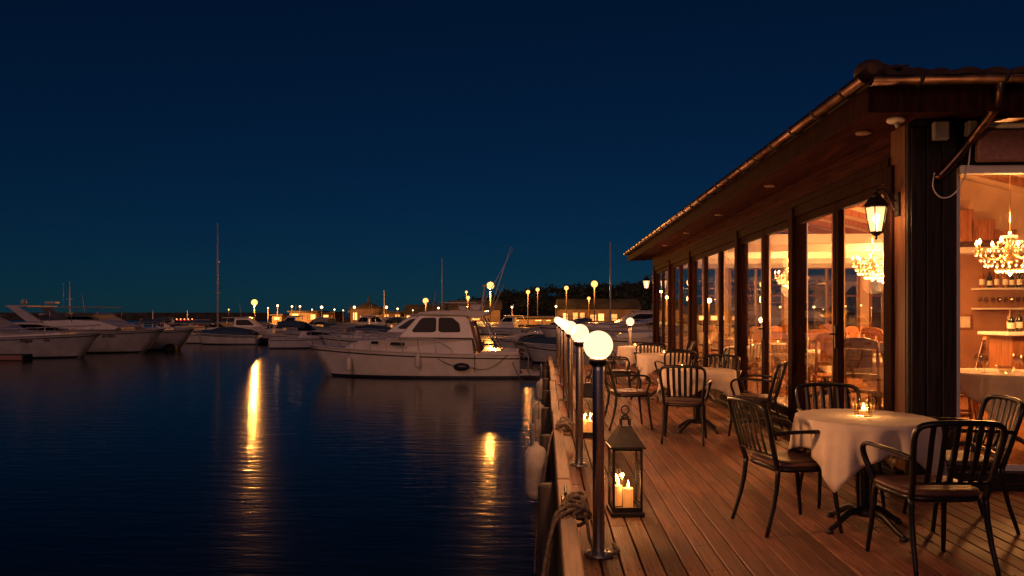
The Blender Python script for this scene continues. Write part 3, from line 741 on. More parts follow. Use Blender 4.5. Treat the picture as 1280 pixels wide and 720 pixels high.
# interior wooden chairs
def wood_chair():
    t = thing('wooden_chair', (0,0,0), 0, '', 'wooden chair', 'wooden chairs inside the cafe')
    MB().box(-.22,.22,-.2,.22,.43,.465,.01).build('seat', 'orange_wood', t)
    for s_ in (-1,1):
        MB().tube([(s_*.19,.19,.43),(s_*.195,.2,0)], [.021,.016], 8).build('leg', 'orange_wood', t)
        MB().tube([(s_*.19,-.30,1.0),(s_*.19,-.22,.62),(s_*.19,-.19,.43),(s_*.195,-.25,0)], [.017,.020,.022,.016], 8).build('leg', 'orange_wood', t)
    m = MB(); m.prism([(-.21,.93),(-.19,1.02),(-.08,1.05),(.08,1.05),(.19,1.02),(.21,.93)], 'y', -.315, -.285); m.box(-.18,.18,-.265,-.245,.60,.65)
    m.box(-.14,.14,-.283,-.262,.655,.925)
    m.build('backrest', 'orange_wood', t)
    m = MB().box(-.18,.18,.185,.2,.22,.25).box(-.2,-.185,-.2,.19,.16,.19).box(.185,.2,-.2,.19,.16,.19); m.build('stretcher', 'orange_wood', t)
    return t
WC = wood_chair(); wc1 = [1]
def wchair(x, y, deg, l):
    if wc1[0]: wc1[0] = 0; WC.location = (x,y,FZ-.024); WC.rotation_euler = (0,0,R(deg)); WC['label'] = l
    else: dup(WC, (x,y,FZ-.024), R(deg), l)
def plate_set(x, y, z, nm):
    for k, a in enumerate((.4,2.0,3.6,5.2)):
        wglass(x+.23*math.cos(a), y+.23*math.sin(a), z, 'wine glass on the cloth of the '+nm.replace('indoor dining table','dining table'), .95)
inn = [(4.42,7.45,'dining table by the front window',22),(4.05,9.3,'dining table behind the wall lantern',31),(4.2,11.4,'dining table in the second pair of doors',33),
       (4.3,14.0,'dining table in the middle of the long room',41),(4.4,16.8,'dining table at the far end of the room',44),(6.9,14.6,'dining table by the rear windows',46),(6.2,17.6,'dining table in the far rear corner',47)]
for i, (x, y, nm, sd_) in enumerate(inn):
    table(x, y, FZ-.024, 15+i*11, 'indoor '+nm, 'white cloth on the indoor '+nm, sd_, half=.70 if i == 0 else .62, Rt=.50 if i == 0 else .45, clothgroup='white tablecloths inside the cafe')
    plate_set(x, y, FZ+.728, 'indoor '+nm)
    for k in range(4):
        a = R(40+i*17+k*90)
        if i == 0: a = R((100,190,10,-48)[k])
        d = .82
        cx_, cy_ = x+d*math.cos(a), y+d*math.sin(a)
        if cx_ < FX+.55 or cy_ < FY+.5: continue
        wchair(cx_, cy_, math.degrees(a)+90, ('first','second','third','fourth')[k]+' wooden chair anticlockwise at the indoor '+nm)
    if i in (1,2,3,4): candle_glass(x, y, FZ+.728, 'candle glass on the indoor '+nm, .8)
for k in range(3): pass
t = thing('glass_bowl', (4.35,7.25,FZ+.727), 0, 'clear glass bowl on the dining table by the front window', 'bowl')
MB().lathe([(.03,0),(.05,.008),(.075,.05),(.078,.07),(.074,.07),(.07,.05),(.045,.014),(.002,.012)], n=20).build('bowl_body', 'tumbler', t)

# chandeliers
def chandelier():
    t = thing('chandelier', (0,0,0), 0, '', 'chandelier', 'crystal chandeliers inside the cafe')
    MB().lathe([(.012,-.18),(.05,-.12),(.02,-.06),(.045,.0),(.018,.06),(.035,.12),(.012,.2)], n=12).build('stem', 'brass', t)
    MB().tube([(0,0,.2),(0,0,1.0)], .006, 6).build('chain', 'brass', t)
    for k in range(8):
        a = k*PI/4; c, s_ = math.cos(a), math.sin(a)
        ar = MB().tube(smooth([(.02*c,.02*s_,-.04),(.14*c,.14*s_,-.13),(.26*c,.26*s_,-.09),(.30*c,.30*s_,-.01)]), .007, 6); ar.lathe([(.006,-.02),(.03,-.005),(.032,.004),(.01,.006)], (.30*c,.30*s_,0), 10)
        o = ar.build('arm', 'brass', t)
        MB().lathe([(.009,.005),(.009,.06)], (.30*c,.30*s_,0), 8).build('candle_sleeve', 'wax', o)
        MB().lathe([(.004,.06),(.014,.075),(.013,.09),(.002,.12)], (.30*c,.30*s_,0), 8).build('bulb', 'bulb', o)
    m = MB(); rnd = random.Random(5)
    def drop(p, r): m.lathe([(.001,-r*1.7),(r,-r*.2),(r*.6,r*.5),(.001,r)], p, 6, smooth=False)
    for k in range(24):
        a = k*PI/12; c, s_ = math.cos(a), math.sin(a)
        drop((.30*c,.30*s_,-.05),.015); drop((.26*c,.26*s_,-.12),.014); drop((.22*c,.22*s_,-.18+.01*(k%2)),.016); drop((.12*c,.12*s_,-.24),.017)
        for q in range(4):
            u = q/4; drop(((.06+.18*u)*c,(.06+.18*u)*s_,.14-.16*u-.03*math.sin(u*PI)),.012)
    drop((0,0,-.27),.025); m.build('crystal_drops', 'crystal', t)
    pointlight('chandelier_light', (0,0,-.36), 290, (1,.40,.115), .14, t)
    pointlight('chandelier_light', (0,0,.30), 90, (1,.40,.115), .12, t)
    return t
Cn = chandelier(); Cn.location = (5.3,8.75,2.18); Cn['label'] = 'large crystal chandelier seen through the front window'; Cn.scale = (1.12,1.12,1.0)
c1 = dup(Cn, (4.62,10.75,2.16), .3, 'crystal chandelier seen through the doors just left of the wall lantern', .85)
dup(Cn, (5.0,15.6,2.22), .5, 'crystal chandelier deep in the long room', .85)
dup(Cn, (6.3,14.2,2.25), .7, 'added crystal chandelier brightening the middle of the long room, third from the building corner', .8)  # chandelier added to lift the light on curtains and far bays
dup(Cn, (7.6,15.3,2.2), .1, 'crystal chandelier in the rear half of the long room', .8)
for ch in Cn.children:
    if ch.type == 'LIGHT': ch.data = ch.data.copy(); ch.data.energy *= .7
# table lamp inside seen between chairs
t = thing('table_lamp', (7.9,16.6,FZ-.02), 0, 'round glowing floor lamp deep inside the cafe', 'lamp')
MB().lathe([(.14,0),(.14,.02),(.02,.04),(.015,1.2)], n=14).build('stand', 'black_metal', t); MB().sphere((0,0,1.32),.13).build('shade', 'lantern_glow', t)

# roof: fascia, soffit, gutter, tiles
EX = 2.50; EY = 5.86; EZ = 3.02; EX2 = BX+.5; EY2 = 22.6
MB().box(EX,FX-.003,EY,EY2,3.022,3.045).box(FX,EX2,EY,FY-.056,3.053,3.076).box(FX,EX2,BY,EY2,3.04,3.06).build('soffit', 'board_wood', B)
MB().box(EX-.025,EX-.003,EY-.025,EY2,2.99,3.19,.004).box(EX,EX2,EY-.025,EY-.003,2.99,3.19,.004).build('fascia', 'frame_wood', B)
def gutter(y0, y1, axis):
    m = MB(); r = .062; n = 10; pr = []
    for k in range(n+1):
        a = PI+PI*k/n; pr.append((r*math.cos(a), r*math.sin(a)))
    pr += [(r*.9*math.cos(PI*2-PI*k/n), r*.9*math.sin(PI*2-PI*k/n)) for k in range(n+1)]
    N = len(pr)
    if axis == 'y':
        vs = [(EX-.092+p[0],y0,3.235+p[1]) for p in pr]+[(EX-.092+p[0],y1,3.235+p[1]) for p in pr]
    else:
        vs = [(y0,EY-.092+p[0],3.235+p[1]) for p in pr]+[(y1,EY-.092+p[0],3.235+p[1]) for p in pr]
    m.add(vs, [(i,(i+1)%N,N+(i+1)%N,N+i) for i in range(N)]+[tuple(range(N))[::-1],tuple(range(N,2*N))], True)
    g = m.build('gutter', 'gutter_metal', B)
    k = y0+.35
    while k < y1:
        b = MB()
        arc = [(r*1.08*math.cos(PI+PI*j/10), r*1.08*math.sin(PI+PI*j/10)) for j in range(11)]
        if axis == 'y': b.tube([(EX-.092+p[0],k,3.235+p[1]) for p in arc], .012, 6, flat=(1.2,.4))
        else: b.tube([(k,EY-.092+p[0],3.235+p[1]) for p in arc], .012, 6, flat=(1.2,.4))
        b.build('bracket', 'rubber', g); k += .62
gutter(EY-.15,EY2+.05,'y'); gutter(EX-.03,EX2,'x')
SL = .25; TZ = 3.245
def tiles():
    m = MB(); cw = .21; rl = .32
    W = (EX2-EX)/2
    # left slope (rows climb in +X)
    ns = 8; y = EY-.05; i = 0
    def strip(P, hipf, s0, s1):     # P(s,u,z) maps eave distance s, climb u
        ncol = int((s1-s0)/cw)
        nr = int((W+.05)/rl)+1
        for c in range(ncol):
            a = s0+c*cw
            for r in range(nr):
                u0, u1 = r*rl, min((r+1)*rl+.03, W+.02)
                if u0 > hipf(a+cw/2): break
                if u0 >= W: break
                jit = random.uniform(-.004,.004)
                vs = []
                for u in (u0,u1):
                    lift = .030 if u == u0 else .0
                    for k in range(ns+1):
                        ph = k/ns; h = .036*math.sin(PI*ph)**.7 if 0 < ph < 1 else 0
                        vs.append(P(a+cw*ph*1.02, u-.03, TZ+SL*u+lift+h+jit+.012))
                    
                n = ns+1
                # front lip
                for k in range(ns+1):
                    ph = k/ns; h = .036*math.sin(PI*ph)**.7 if 0 < ph < 1 else 0
                    vs.append(P(a+cw*ph*1.02, u0-.03, TZ+SL*u0+.010+h*.5+jit))
                m.add(vs, [(k,k+1,n+k+1,n+k) for k in range(ns)]+[(2*n+k,2*n+k+1,k+1,k) for k in range(ns)], False)
    strip(lambda s_,u,z: (EX-.02+u,s_,z), lambda s_: min(s_-(EY-.02),EY2-s_), EY-.02, EY2)
    strip(lambda s_,u,z: (s_,EY-.02+u,z), lambda s_: min(s_-EX,EX2-s_), EX-.02, EX2)
    m.build('roof_tiles', 'tile', B)
    r = MB(); r.add([(EX,EY,TZ),(EX2,EY,TZ),(EX2,EY2,TZ),(EX,EY2,TZ),((EX+EX2)/2,EY+W,TZ+SL*W),((EX+EX2)/2,EY2-W,TZ+SL*W),(EX,EY,3.08),(EX2,EY,3.08),(EX2,EY2,3.08),(EX,EY2,3.08)],
        [(0,1,4),(1,2,5,4),(2,3,5),(3,0,4,5),(0,6,7,1),(1,7,8,2),(2,8,9,3),(3,9,6,0)]); r.build('roof_deck', 'far_dark', B)
    # hip caps
    h = MB(); n = 12
    for k in range(n):
        t0 = k/n; p = Vector((EX-.0,EY-.0,TZ+.055)).lerp(Vector(((EX+EX2)/2,EY+W,TZ+SL*W+.05)), t0); q = Vector((EX,EY,TZ+.055)).lerp(Vector(((EX+EX2)/2,EY+W,TZ+SL*W+.05)), (k+1.15)/n)
        h.tube([p,q], [.115,.085], 10, flat=(1,.75))
    h.sphere((EX-.0,EY-.0,TZ+.06), .118, 12, 8, (1,1,.8))
    h.build('hip_tiles', 'tile', B)
tiles()
# downlights under the eaves
for k, y in enumerate((6.6,9.3,12.0,14.7,17.4)):
    MB().lathe([(.05,-.018),(.062,-.016),(.066,0),(.05,.002)], (2.76,y,3.02), 16).build('eaves_downlight', 'beam_wood', B)
# downpipe and cable at the corner
m = MB().tube(smooth([(3.42,EY-.09,3.19),(3.42,EY-.09,3.10),(3.46,EY+.02,3.02),(3.46,FY-.14,2.86),(3.30,FY-.13,2.66),(3.20,FY-.11,2.55)],1), .034, 12)
m.build('downpipe', 'gutter_metal', B)
MB().tube(smooth([(3.5,FY-.10,2.92),(3.47,FY-.11,2.80),(3.46,FY-.10,2.62),(3.36,FY-.10,2.42),(3.25,FY-.095,2.38),(3.17,FY-.095,2.47),(3.19,FY-.10,2.6)]), .006, 6).build('hanging_cable', 'white_trim', B)
t = thing('flood_light', (3.22,FY-.08,2.93), R(-8), 'small square unlit floodlight on the building corner', 'floodlight')
MB().box(-.06,.06,-.11,-.05,-.075,.075,.01).build('housing', 'grey_plastic', t); MB().box(-.02,.02,-.05,.0,-.02,.02).build('bracket', 'black_metal', t)
t = thing('motion_sensor', (2.83,6.15,3.02), 0, 'small pale sensor under the eaves above the wall lantern', 'sensor')
MB().lathe([(.06,-.03),(.07,-.02),(.07,0)], n=16).build('housing', 'white_trim', t); MB().tube([(0,0,-.03),(.02,0,-.07)], .02, 8).build('sensor_head', 'grey_plastic', t)
# awning box over the front window
t = thing('roller_awning', (0,0,0), 0, 'rolled-up brown awning with pale tube above the front window', 'awning')
MB().tube([(3.50,FY-.10,2.98),(8.2,FY-.10,2.98)], .03, 12).build('roller_tube', 'white_trim', t)
MB().box(3.52,8.15,FY-.14,FY-.075,2.685,2.945,.012).build('valance', 'awning_cloth', t)
MB().box(3.44,3.51,FY-.15,FY-.06,2.90,3.02,.01).build('end_bracket', 'grey_plastic', t)
MB().box(WX0+.02,8.2,FY-.065,FY-.024,2.60,2.668,.006).build('window_head_trim', 'white_trim', B)

# wall lanterns
def wall_lantern():
    t = thing('wall_lantern', (0,0,0), 0, '', 'wall lantern', 'wall lanterns on the cafe facade')
    n = 6
    def rg(r, z, m_): return [(r*math.cos(2*PI*k/n+.5), r*math.sin(2*PI*k/n+.5), z) for k in range(n)]
    MB().lathe([(.052,-.13),(.090,.075),(.086,.075),(.050,-.13)], n=6, smooth=False, cap=False).build('glass_panels', 'lantern_glow', t)
    MB().lathe([(.012,-.13),(.014,-.06),(.028,-.03),(.024,.01),(.005,.03)], n=12).build('bulb', 'bulb_white', t)
    pointlight('lantern_light', (0,0,-.015), 60, (1,.42,.14), .035, t)
    m = MB()
    for k in range(6):
        a = 2*PI*k/6; m.tube([(.054*math.cos(a),.054*math.sin(a),-.135),(.094*math.cos(a),.094*math.sin(a),.08)], .0055, 6)
    m.tube([(.054*math.cos(2*PI*k/6),.054*math.sin(2*PI*k/6),-.135) for k in range(6)], .008, 6, closed=True)
    m.tube([(.094*math.cos(2*PI*k/6),.094*math.sin(2*PI*k/6),.08) for k in range(6)], .008, 6, closed=True)
    m.build('cage', 'black_metal', t)
    MB().lathe([(.112,.078),(.112,.088),(.07,.145),(.042,.165),(.045,.175),(.02,.195),(.012,.21),(.016,.225),(.004,.25)], n=6, smooth=False).build('cap', 'black_metal', t)
    MB().lathe([(.003,-.20),(.012,-.185),(.007,-.17),(.03,-.155),(.054,-.135)], n=12).build('finial', 'black_metal', t)
    MB().tube(smooth([(0,0,.21),(.03,0,.235),(.08,0,.22),(.12,0,.16),(.17,0,.12)]), .009, 8).tube(smooth([(.17,0,.04),(.14,0,.07),(.13,0,.12),(.10,0,.18)]), .006, 6).build('scroll_arm', 'black_metal', t)
    MB().box(.165,.185,-.035,.035,.0,.20,.006).build('wall_plate', 'black_metal', t)
    return t
WLn = wall_lantern(); WLn.location = (FX-.187,6.47,2.27); WLn['label'] = 'lit wall lantern on the cafe corner nearest the camera'
dup(WLn, (FX-.187,20.95,2.27), 0, 'lit wall lantern at the far end of the cafe facade')
MB().box(FX,FX+.2,BY+.003,BY+.16,0,3.018).build('far_corner_board', 'board_wood', B)

# ================================================================== BOATS
def hull_parts(t, L, Bm, fb, fs, rake, mat='gelcoat', stripe=True, stripe_mat='navy', rubz=.17):
    """bow at +x, stern at x=0, waterline z=0"""
    NS = 22
    def hb(u): return Bm/2*(.90+.10*min(1,u/.3))*(1-max(0,(u-.42)/.58)**2.3*.985)
    def sheer(u): return fs+(fb-fs)*(u**1.7)
    def ring(u, levels):
        out = []
        for h in levels:
            z = -.45+(sheer(u)+.45)*h
            wl = .45/(sheer(u)+.45)
            fl = .55+.45*min(1,(h/ max(wl,.01))) if h < wl else 1.0
            nar = (1-(1-h)*(.12+.62*u**2.2))
            half = hb(u)*fl*nar
            x = L*u - rake*(u**5)*(1-max(0,(h-wl)/(1-wl)))
            out.append((x, half, z))
        return out
    def skin(levels, off=0):
        m = MB(); vs = []; n = len(levels)
        for i in range(NS+1):
            u = i/NS; rr = ring(u, levels)
            for (x, y, z) in rr: vs.append((x, -(y+off), z))
            for (x, y, z) in rr: vs.append((x, (y+off), z))
        fs_ = []
        for i in range(NS):
            for s_ in (0,1):
                for k in range(n-1):
                    a = i*2*n+s_*n+k; b = a+2*n; fs_.append((a,b,b+1,a+1))
            fs_.append((i*2*n, i*2*n+n, (i+1)*2*n+n, (i+1)*2*n))
        fs_.append(tuple(list(range(n))+list(range(2*n-1,n-1,-1)))); e = NS*2*n; fs_.append(tuple([e+k for k in range(n)]+[e+2*n-1-k for k in range(n)]))
        m.add(vs, fs_, True); return m
    skin([0,.18,.3,.42,.55,.7,.85,1.0]).build('hull', mat, t)
    m = MB(); vs = []
    for i in range(NS+1):
        u = i/NS; x, y, z = ring(u,[1.0])[0]; vs += [(x,-y*.97,z-.02),(x,-y*.45,z+.025),(x,y*.45,z+.025),(x,y*.97,z-.02)]
    m.add(vs, [(i*4+k,i*4+4+k,i*4+5+k,i*4+1+k) for i in range(NS) for k in range(3)], True); m.build('deck', mat, t)
    def line(hz, off, r, nm, mt):
        m = MB()
        for s_ in (-1,1):
            pts = []
            for i in range(NS+1):
                u = i/NS; H = sheer(u)+.45; h = (H-hz)/H if hz < 50 else 0
                x, y, z = ring(u,[h])[0]; pts.append((x,s_*(y+off),z))
            m.tube(pts, r, 6)
        m.build(nm, mt, t)
    line(.0, .01, .03, 'gunwale', mat)
    if stripe: line(rubz, .008, .028, 'rub_rail', stripe_mat)
    # boot stripe at the waterline
    m = MB()
    for s_ in (-1,1):
        vs = []
        for i in range(NS+1):
            u = i/NS; H = sheer(u)+.45
            for zz in (.0,.11):
                x, y, z = ring(u,[(.45+zz)/H])[0]; vs.append((x+.004,s_*(y+.012),zz))
        m.add(vs, [(i*2,i*2+2,i*2+3,i*2+1) for i in range(NS)], True)
    m.build('boot_stripe', stripe_mat, t)
    return ring, sheer, hb
def cabin(t, pts, hw, name='cabin', mat='gelcoat'):
    """pts: side outline (x,z); hw(x,z) half width"""
    n = len(pts)
    vs = [(x,-hw(x,z),z) for x,z in pts]+[(x,hw(x,z),z) for x,z in pts]
    m = MB().add(vs, [tuple(range(n))[::-1],tuple(range(n,2*n))]+[(i,(i+1)%n,n+(i+1)%n,n+i) for i in range(n)])
    o = m.build(name, mat, t)
    bv = o.modifiers.new('bevel','BEVEL'); bv.width = .035; bv.segments = 2; bv.limit_method = 'ANGLE'
    return o
def side_window(t, pts, hw, name='window', mat='dark_pane', off=.012, th=.02, sides=(-1,1)):
    for s_ in sides:
        a = [(x,s_*(hw(x,z)+off),z) for x,z in pts]; b = [(x,s_*(hw(x,z)+off-th),z) for x,z in pts]; n = len(pts)
        MB().add(a+b, [tuple(range(n)),tuple(range(2*n-1,n-1,-1))]+[(i,(i+1)%n,n+(i+1)%n,n+i) for i in range(n)]).build(name, mat, t)
def rail(t, ring, sheer, L, u0, u1, n, h=.55, inset=.06, name='bow_rail'):
    m = MB(); top = {-1:[],1:[]}
    for s_ in (-1,1):
        for k in range(n+1):
            u = u0+(u1-u0)*k/n; x, y, z = ring(u,[1.0])[0]; hh = h*(.35 if k == 0 else 1)
            y = max(y-inset,.02); p = (x,s_*y,z+.0); q = (x+.12,s_*y,z+hh)
            m.tube([p,q], .013, 5); top[s_].append(q)
    pts = top[-1]+[(top[-1][-1][0]+.22,0,top[-1][-1][2]+.02)]+top[1][::-1]
    m.tube(pts, .015, 6); m.build(name, 'steel', t)
def place_boat(t, px_ref, x_ref, d, heading):
    """put local x_ref at image column px_ref, at depth d; heading = direction of the bow"""
    p = at_d(px_ref, HY, d); c, s_ = math.cos(heading), math.sin(heading)
    t.location = (p.x-c*x_ref, p.y-s_*x_ref, ZW); t.rotation_euler = (0,0,heading)

# ---- main cruiser
K = .00804
def q(cx, cy): return ((1195-cx)*K, (487-cy)*K)
t = thing('motor_cruiser', (0,0,0), 0, 'white motor cruiser with arched side windows moored stern-to at the dock', 'motor boat'); MC = t
ring, sheer, hb = hull_parts(t, 9.37, 3.2, 1.36, 1.02, 1.0)
hw1 = lambda x, z: min(hb(min(x/9.37,1))-.30, 1.35)-.16*(z-1.0)
cabin(t, [q(952,365),q(940,280),q(560,272),q(420,284),q(330,288),q(262,312),q(232,335),q(232,365)], hw1, 'coach_roof')
hw2 = lambda x, z: 1.22-.20*(z-1.6)
cabin(t, [q(970,350),q(945,275),q(548,270),q(560,255),q(655,150),q(700,141),q(860,141),q(905,150),q(925,185),q(945,215)], hw2, 'cabin')
cabin(t, [q(1028,146),q(1035,132),q(1000,128),q(760,126),q(660,136),q(640,146),q(700,150),q(900,153),q(960,170)], lambda x,z: 1.18, 'hardtop')
def rounded(pts, it=2):
    pts = [Vector((p[0],p[1],0)) for p in pts]
    for _ in range(it):
        n = len(pts); r_ = []
        for i in range(n): a, b = pts[i], pts[(i+1)%n]; r_ += [a*.89+b*.11, a*.11+b*.89]
        pts = r_
    return [(p.x,p.y) for p in pts]
side_window(t, rounded([q(612,243),q(668,166),q(748,163),q(748,243)]), hw2)
side_window(t, rounded([q(760,243),q(760,163),q(835,165),q(872,195),q(880,243)]), hw2)
side_window(t, rounded([q(394,305),q(398,291),q(436,292),q(434,306)],1), hw1, 'port_light')
side_window(t, rounded([q(502,312),q(506,295),q(582,299),q(580,315)],1), hw1, 'port_light')
m = MB()
for a_, b_ in ((-1.05,-.04),(.04,1.05)):
    p0, p1 = q(570,252), q(648,162)
    m.add([(p0[0]+.02,a_,p0[1]),(p0[0]+.02,b_,p0[1]),(p1[0]+.02,b_*.9,p1[1]),(p1[0]+.02,a_*.9,p1[1]),(p0[0]-.02,a_,p0[1]),(p0[0]-.02,b_,p0[1]),(p1[0]-.02,b_*.9,p1[1]),(p1[0]-.02,a_*.9,p1[1])],[(0,1,2,3),(7,6,5,4),(0,4,5,1),(1,5,6,2),(2,6,7,3),(3,7,4,0)])
m.build('windscreen', 'dark_pane', t)
# dark trim line and teak pillar
m = MB()
for s_ in (-1,1):
    m.tube([(q(545,272)[0],s_*1.235,q(545,272)[1]),(q(945,278)[0],s_*1.235,q(945,278)[1])], .022, 6)
    m.build('cabin_trim', 'navy', t); m = MB()
for s_ in (-1,1):
    a, b = q(935,185), q(978,352)
    MB().tube([(a[0],s_*1.16,a[1]),(b[0],s_*1.22,b[1])], .07, 8, flat=(1,.6)).build('door_post', 'teak', t)
    a, b = q(985,160), q(1105,345)
    MB().tube([(a[0],s_*1.10,a[1]),(b[0],s_*1.28,b[1])], .055, 8, flat=(1.3,.6)).build('rear_strut', 'gelcoat', t)
    a, b = q(1010,165), q(1060,345)
    MB().tube([(a[0],s_*1.10,a[1]),(b[0],s_*1.28,b[1])], .02, 6).build('rail_stanchion', 'steel', t)
# cockpit coaming, rails, seats, platform
cabin(t, [q(1190,372),q(1190,345),q(1105,338),q(985,345),q(975,372)], lambda x,z: 1.38, 'cockpit_coaming')
m = MB()
for s_ in (-1,1):
    for cy in (285,315): m.tube([(q(985,cy)[0],s_*1.3,q(985,cy)[1]),(q(1090,cy+8)[0],s_*1.3,q(1090,cy+8)[1])], .018, 6)
m.build('cockpit_rail', 'navy', t)
MB().box(-.85,.02,-1.3,1.3,.12,.20,.02).build('swim_platform', 'gelcoat_worn', t)
MB().tube(smooth([(-.35,-.9,.2),(-.4,-.9,.9),(-.1,-.9,1.0)]), .02, 6).build('grab_rail', 'steel', t)
m = MB(); rnd = random.Random(2)
for k in range(5): m.tube([(-.05+.12*math.cos(a)*(1+.1*k), -1.35+.05*k, .95+.1*math.sin(a)+.03*k) for a in [2*PI*j/12 for j in range(12)]], .02, 5, closed=True)
m.build('coiled_line', 'rope', t)
rail(t, ring, sheer, 9.37, .30, .985, 9, .62)
# flybridge gear
zt = q(0,128)[1]
MB().box(q(990,0)[0],q(922,0)[0],-.5,.5,zt,zt+.28,.05).build('flybridge_seat', 'gelcoat', t)
MB().box(q(905,0)[0],q(860,0)[0],-.55,.55,zt,zt+.22,.04).build('helm_console', 'gelcoat', t)
m = MB()
for s_ in (-1,1):
    top = []
    for cx in (1010,940,870,790,700):
        x = q(cx,0)[0]; m.tube([(x,s_*1.0,zt),(x+.03,s_*1.02,zt+.36)], .014, 5); top.append((x+.03,s_*1.02,zt+.36))
    m.tube(top, .016, 6)
m.tube([(q(700,0)[0]+.03,-1.02,zt+.36),(q(685,0)[0],0,zt+.38),(q(700,0)[0]+.03,1.02,zt+.36)], .016, 6)
m.build('flybridge_rail', 'steel', t)
x0, z0 = q(1030,140)
for s_, e in ((-1,(1100,-20)),(1,(1148,-215))):
    ex, ez = q(*e); MB().tube([(x0,s_*.9,z0),(ex,s_*1.05,ez)], [.03,.012], 7).build('outrigger_pole', 'gelcoat_worn', t)
ex, ez = q(1180,-208)
MB().tube([(x0+.5,.6,z0),(ex+.15,.9,ez)], [.022,.008], 6).build('fishing_rod', 'gelcoat_worn', t)
MB().tube([(q(764,0)[0],0,zt),(q(764,0)[0],0,zt+2.35)], [.028,.014], 7).build('antenna_mast', 'gelcoat', t)
MB().tube([(q(764,0)[0],0,zt+2.2),(q(700,0)[0],0,zt+.1)], .006, 4).build('stay_wire', 'rubber', t)
m = MB()
for s_ in (-.5,.5): m.tube([(q(980,0)[0],s_,zt),(q(1000,0)[0],s_*.8,zt+1.0)], .025, 6)
m.tube([(q(1000,0)[0],-.4,zt+1.0),(q(1000,0)[0],.4,zt+1.0)], .025, 6); m.sphere((q(1000,0)[0],0,zt+1.1),.12,10,8,(1,1,.6)); m.build('radar_arch', 'gelcoat_worn', t)
# marks on hull: fuel cap, exhaust
MB().tube([(.42,-1.45,.36),(.42,-1.50,.36)], .055, 10).build('exhaust_outlet', 'rubber', t)
place_boat(t, 650, 0, 33, PI+R(1.5))
def on_boat(T, p):       # local to world
    c, s_ = math.cos(T.rotation_euler[2]), math.sin(T.rotation_euler[2]); return Vector((T.location.x+c*p[0]-s_*p[1], T.location.y+s_*p[0]+c*p[1], T.location.z+p[2]))
for k, (cx, l) in enumerate(((278,'white fender hanging near the bow of the main cruiser'),(660,'white fender hanging amidships on the main cruiser'))):
    x = q(cx,0)[0]; u = x/9.37; yy = hb(u)
    p = on_boat(MC, (x, yy+.10-(.10 if k == 0 else .04), .28+.2*k))
    f = fender((p.x,p.y,p.z), .11, .62, l, ropelen=.55, group='fenders hung on the white cruiser', mat='gelcoat')
x = q(890,0)[0]; p = on_boat(MC, (x,1.66,.52))
o = MB().sphere((0,0,0), .20, 16, 10, (1.75,.8,.85)).build('boat_buoy', 'navy'); o.location = p; tag(o, 'dark oval fender lying against the main cruiser hull', 'fender')
m = MB(); m.tube([on_boat(MC, (a,b,c)) for a, b, c in sag((q(725,0)[0],1.50,1.12),(q(850,0)[0],1.66,.58),.10)], .014, 5)
m.tube([on_boat(MC, (a,b,c)) for a, b, c in sag((q(940,0)[0],1.64,.50),(q(1130,0)[0],1.52,1.02),.30)], .014, 5)
m.tube([on_boat(MC, (q(958,0)[0],1.62,z)) for z in (1.0,.6,.3)], .014, 5)
o = m.build('boat_line', 'black_rope'); tag(o, 'dark slack line looped along the main cruiser hull', 'rope')
for k, (a, b, d_) in enumerate((((-.1,1.2,1.0),(.12,20.8,.2),.5),((-.1,-1.1,1.0),(.12,21.2,.2),.9),((.3,1.5,.7),(.12,19.5,.1),.7))):
    o = MB().tube(sag(on_boat(MC, a), b, d_), .016, 5).build('mooring_line', 'rope')
    tag(o, ['tight mooring line from the cruiser stern to the dock corner','slack mooring line from the far stern corner of the cruiser','low mooring line sagging between cruiser and dock'][k], 'rope', 'mooring lines of the white cruiser')
o = MB().tube(sag(on_boat(MC, (9.3,0,1.3)), at_d(352,466,31), .5), .014, 5).build('mooring_line', 'rope'); tag(o, 'bow mooring line running down into the water left of the cruiser', 'rope', 'mooring lines of the white cruiser')

ordn12 = ordn+['tenth','eleventh','twelfth']
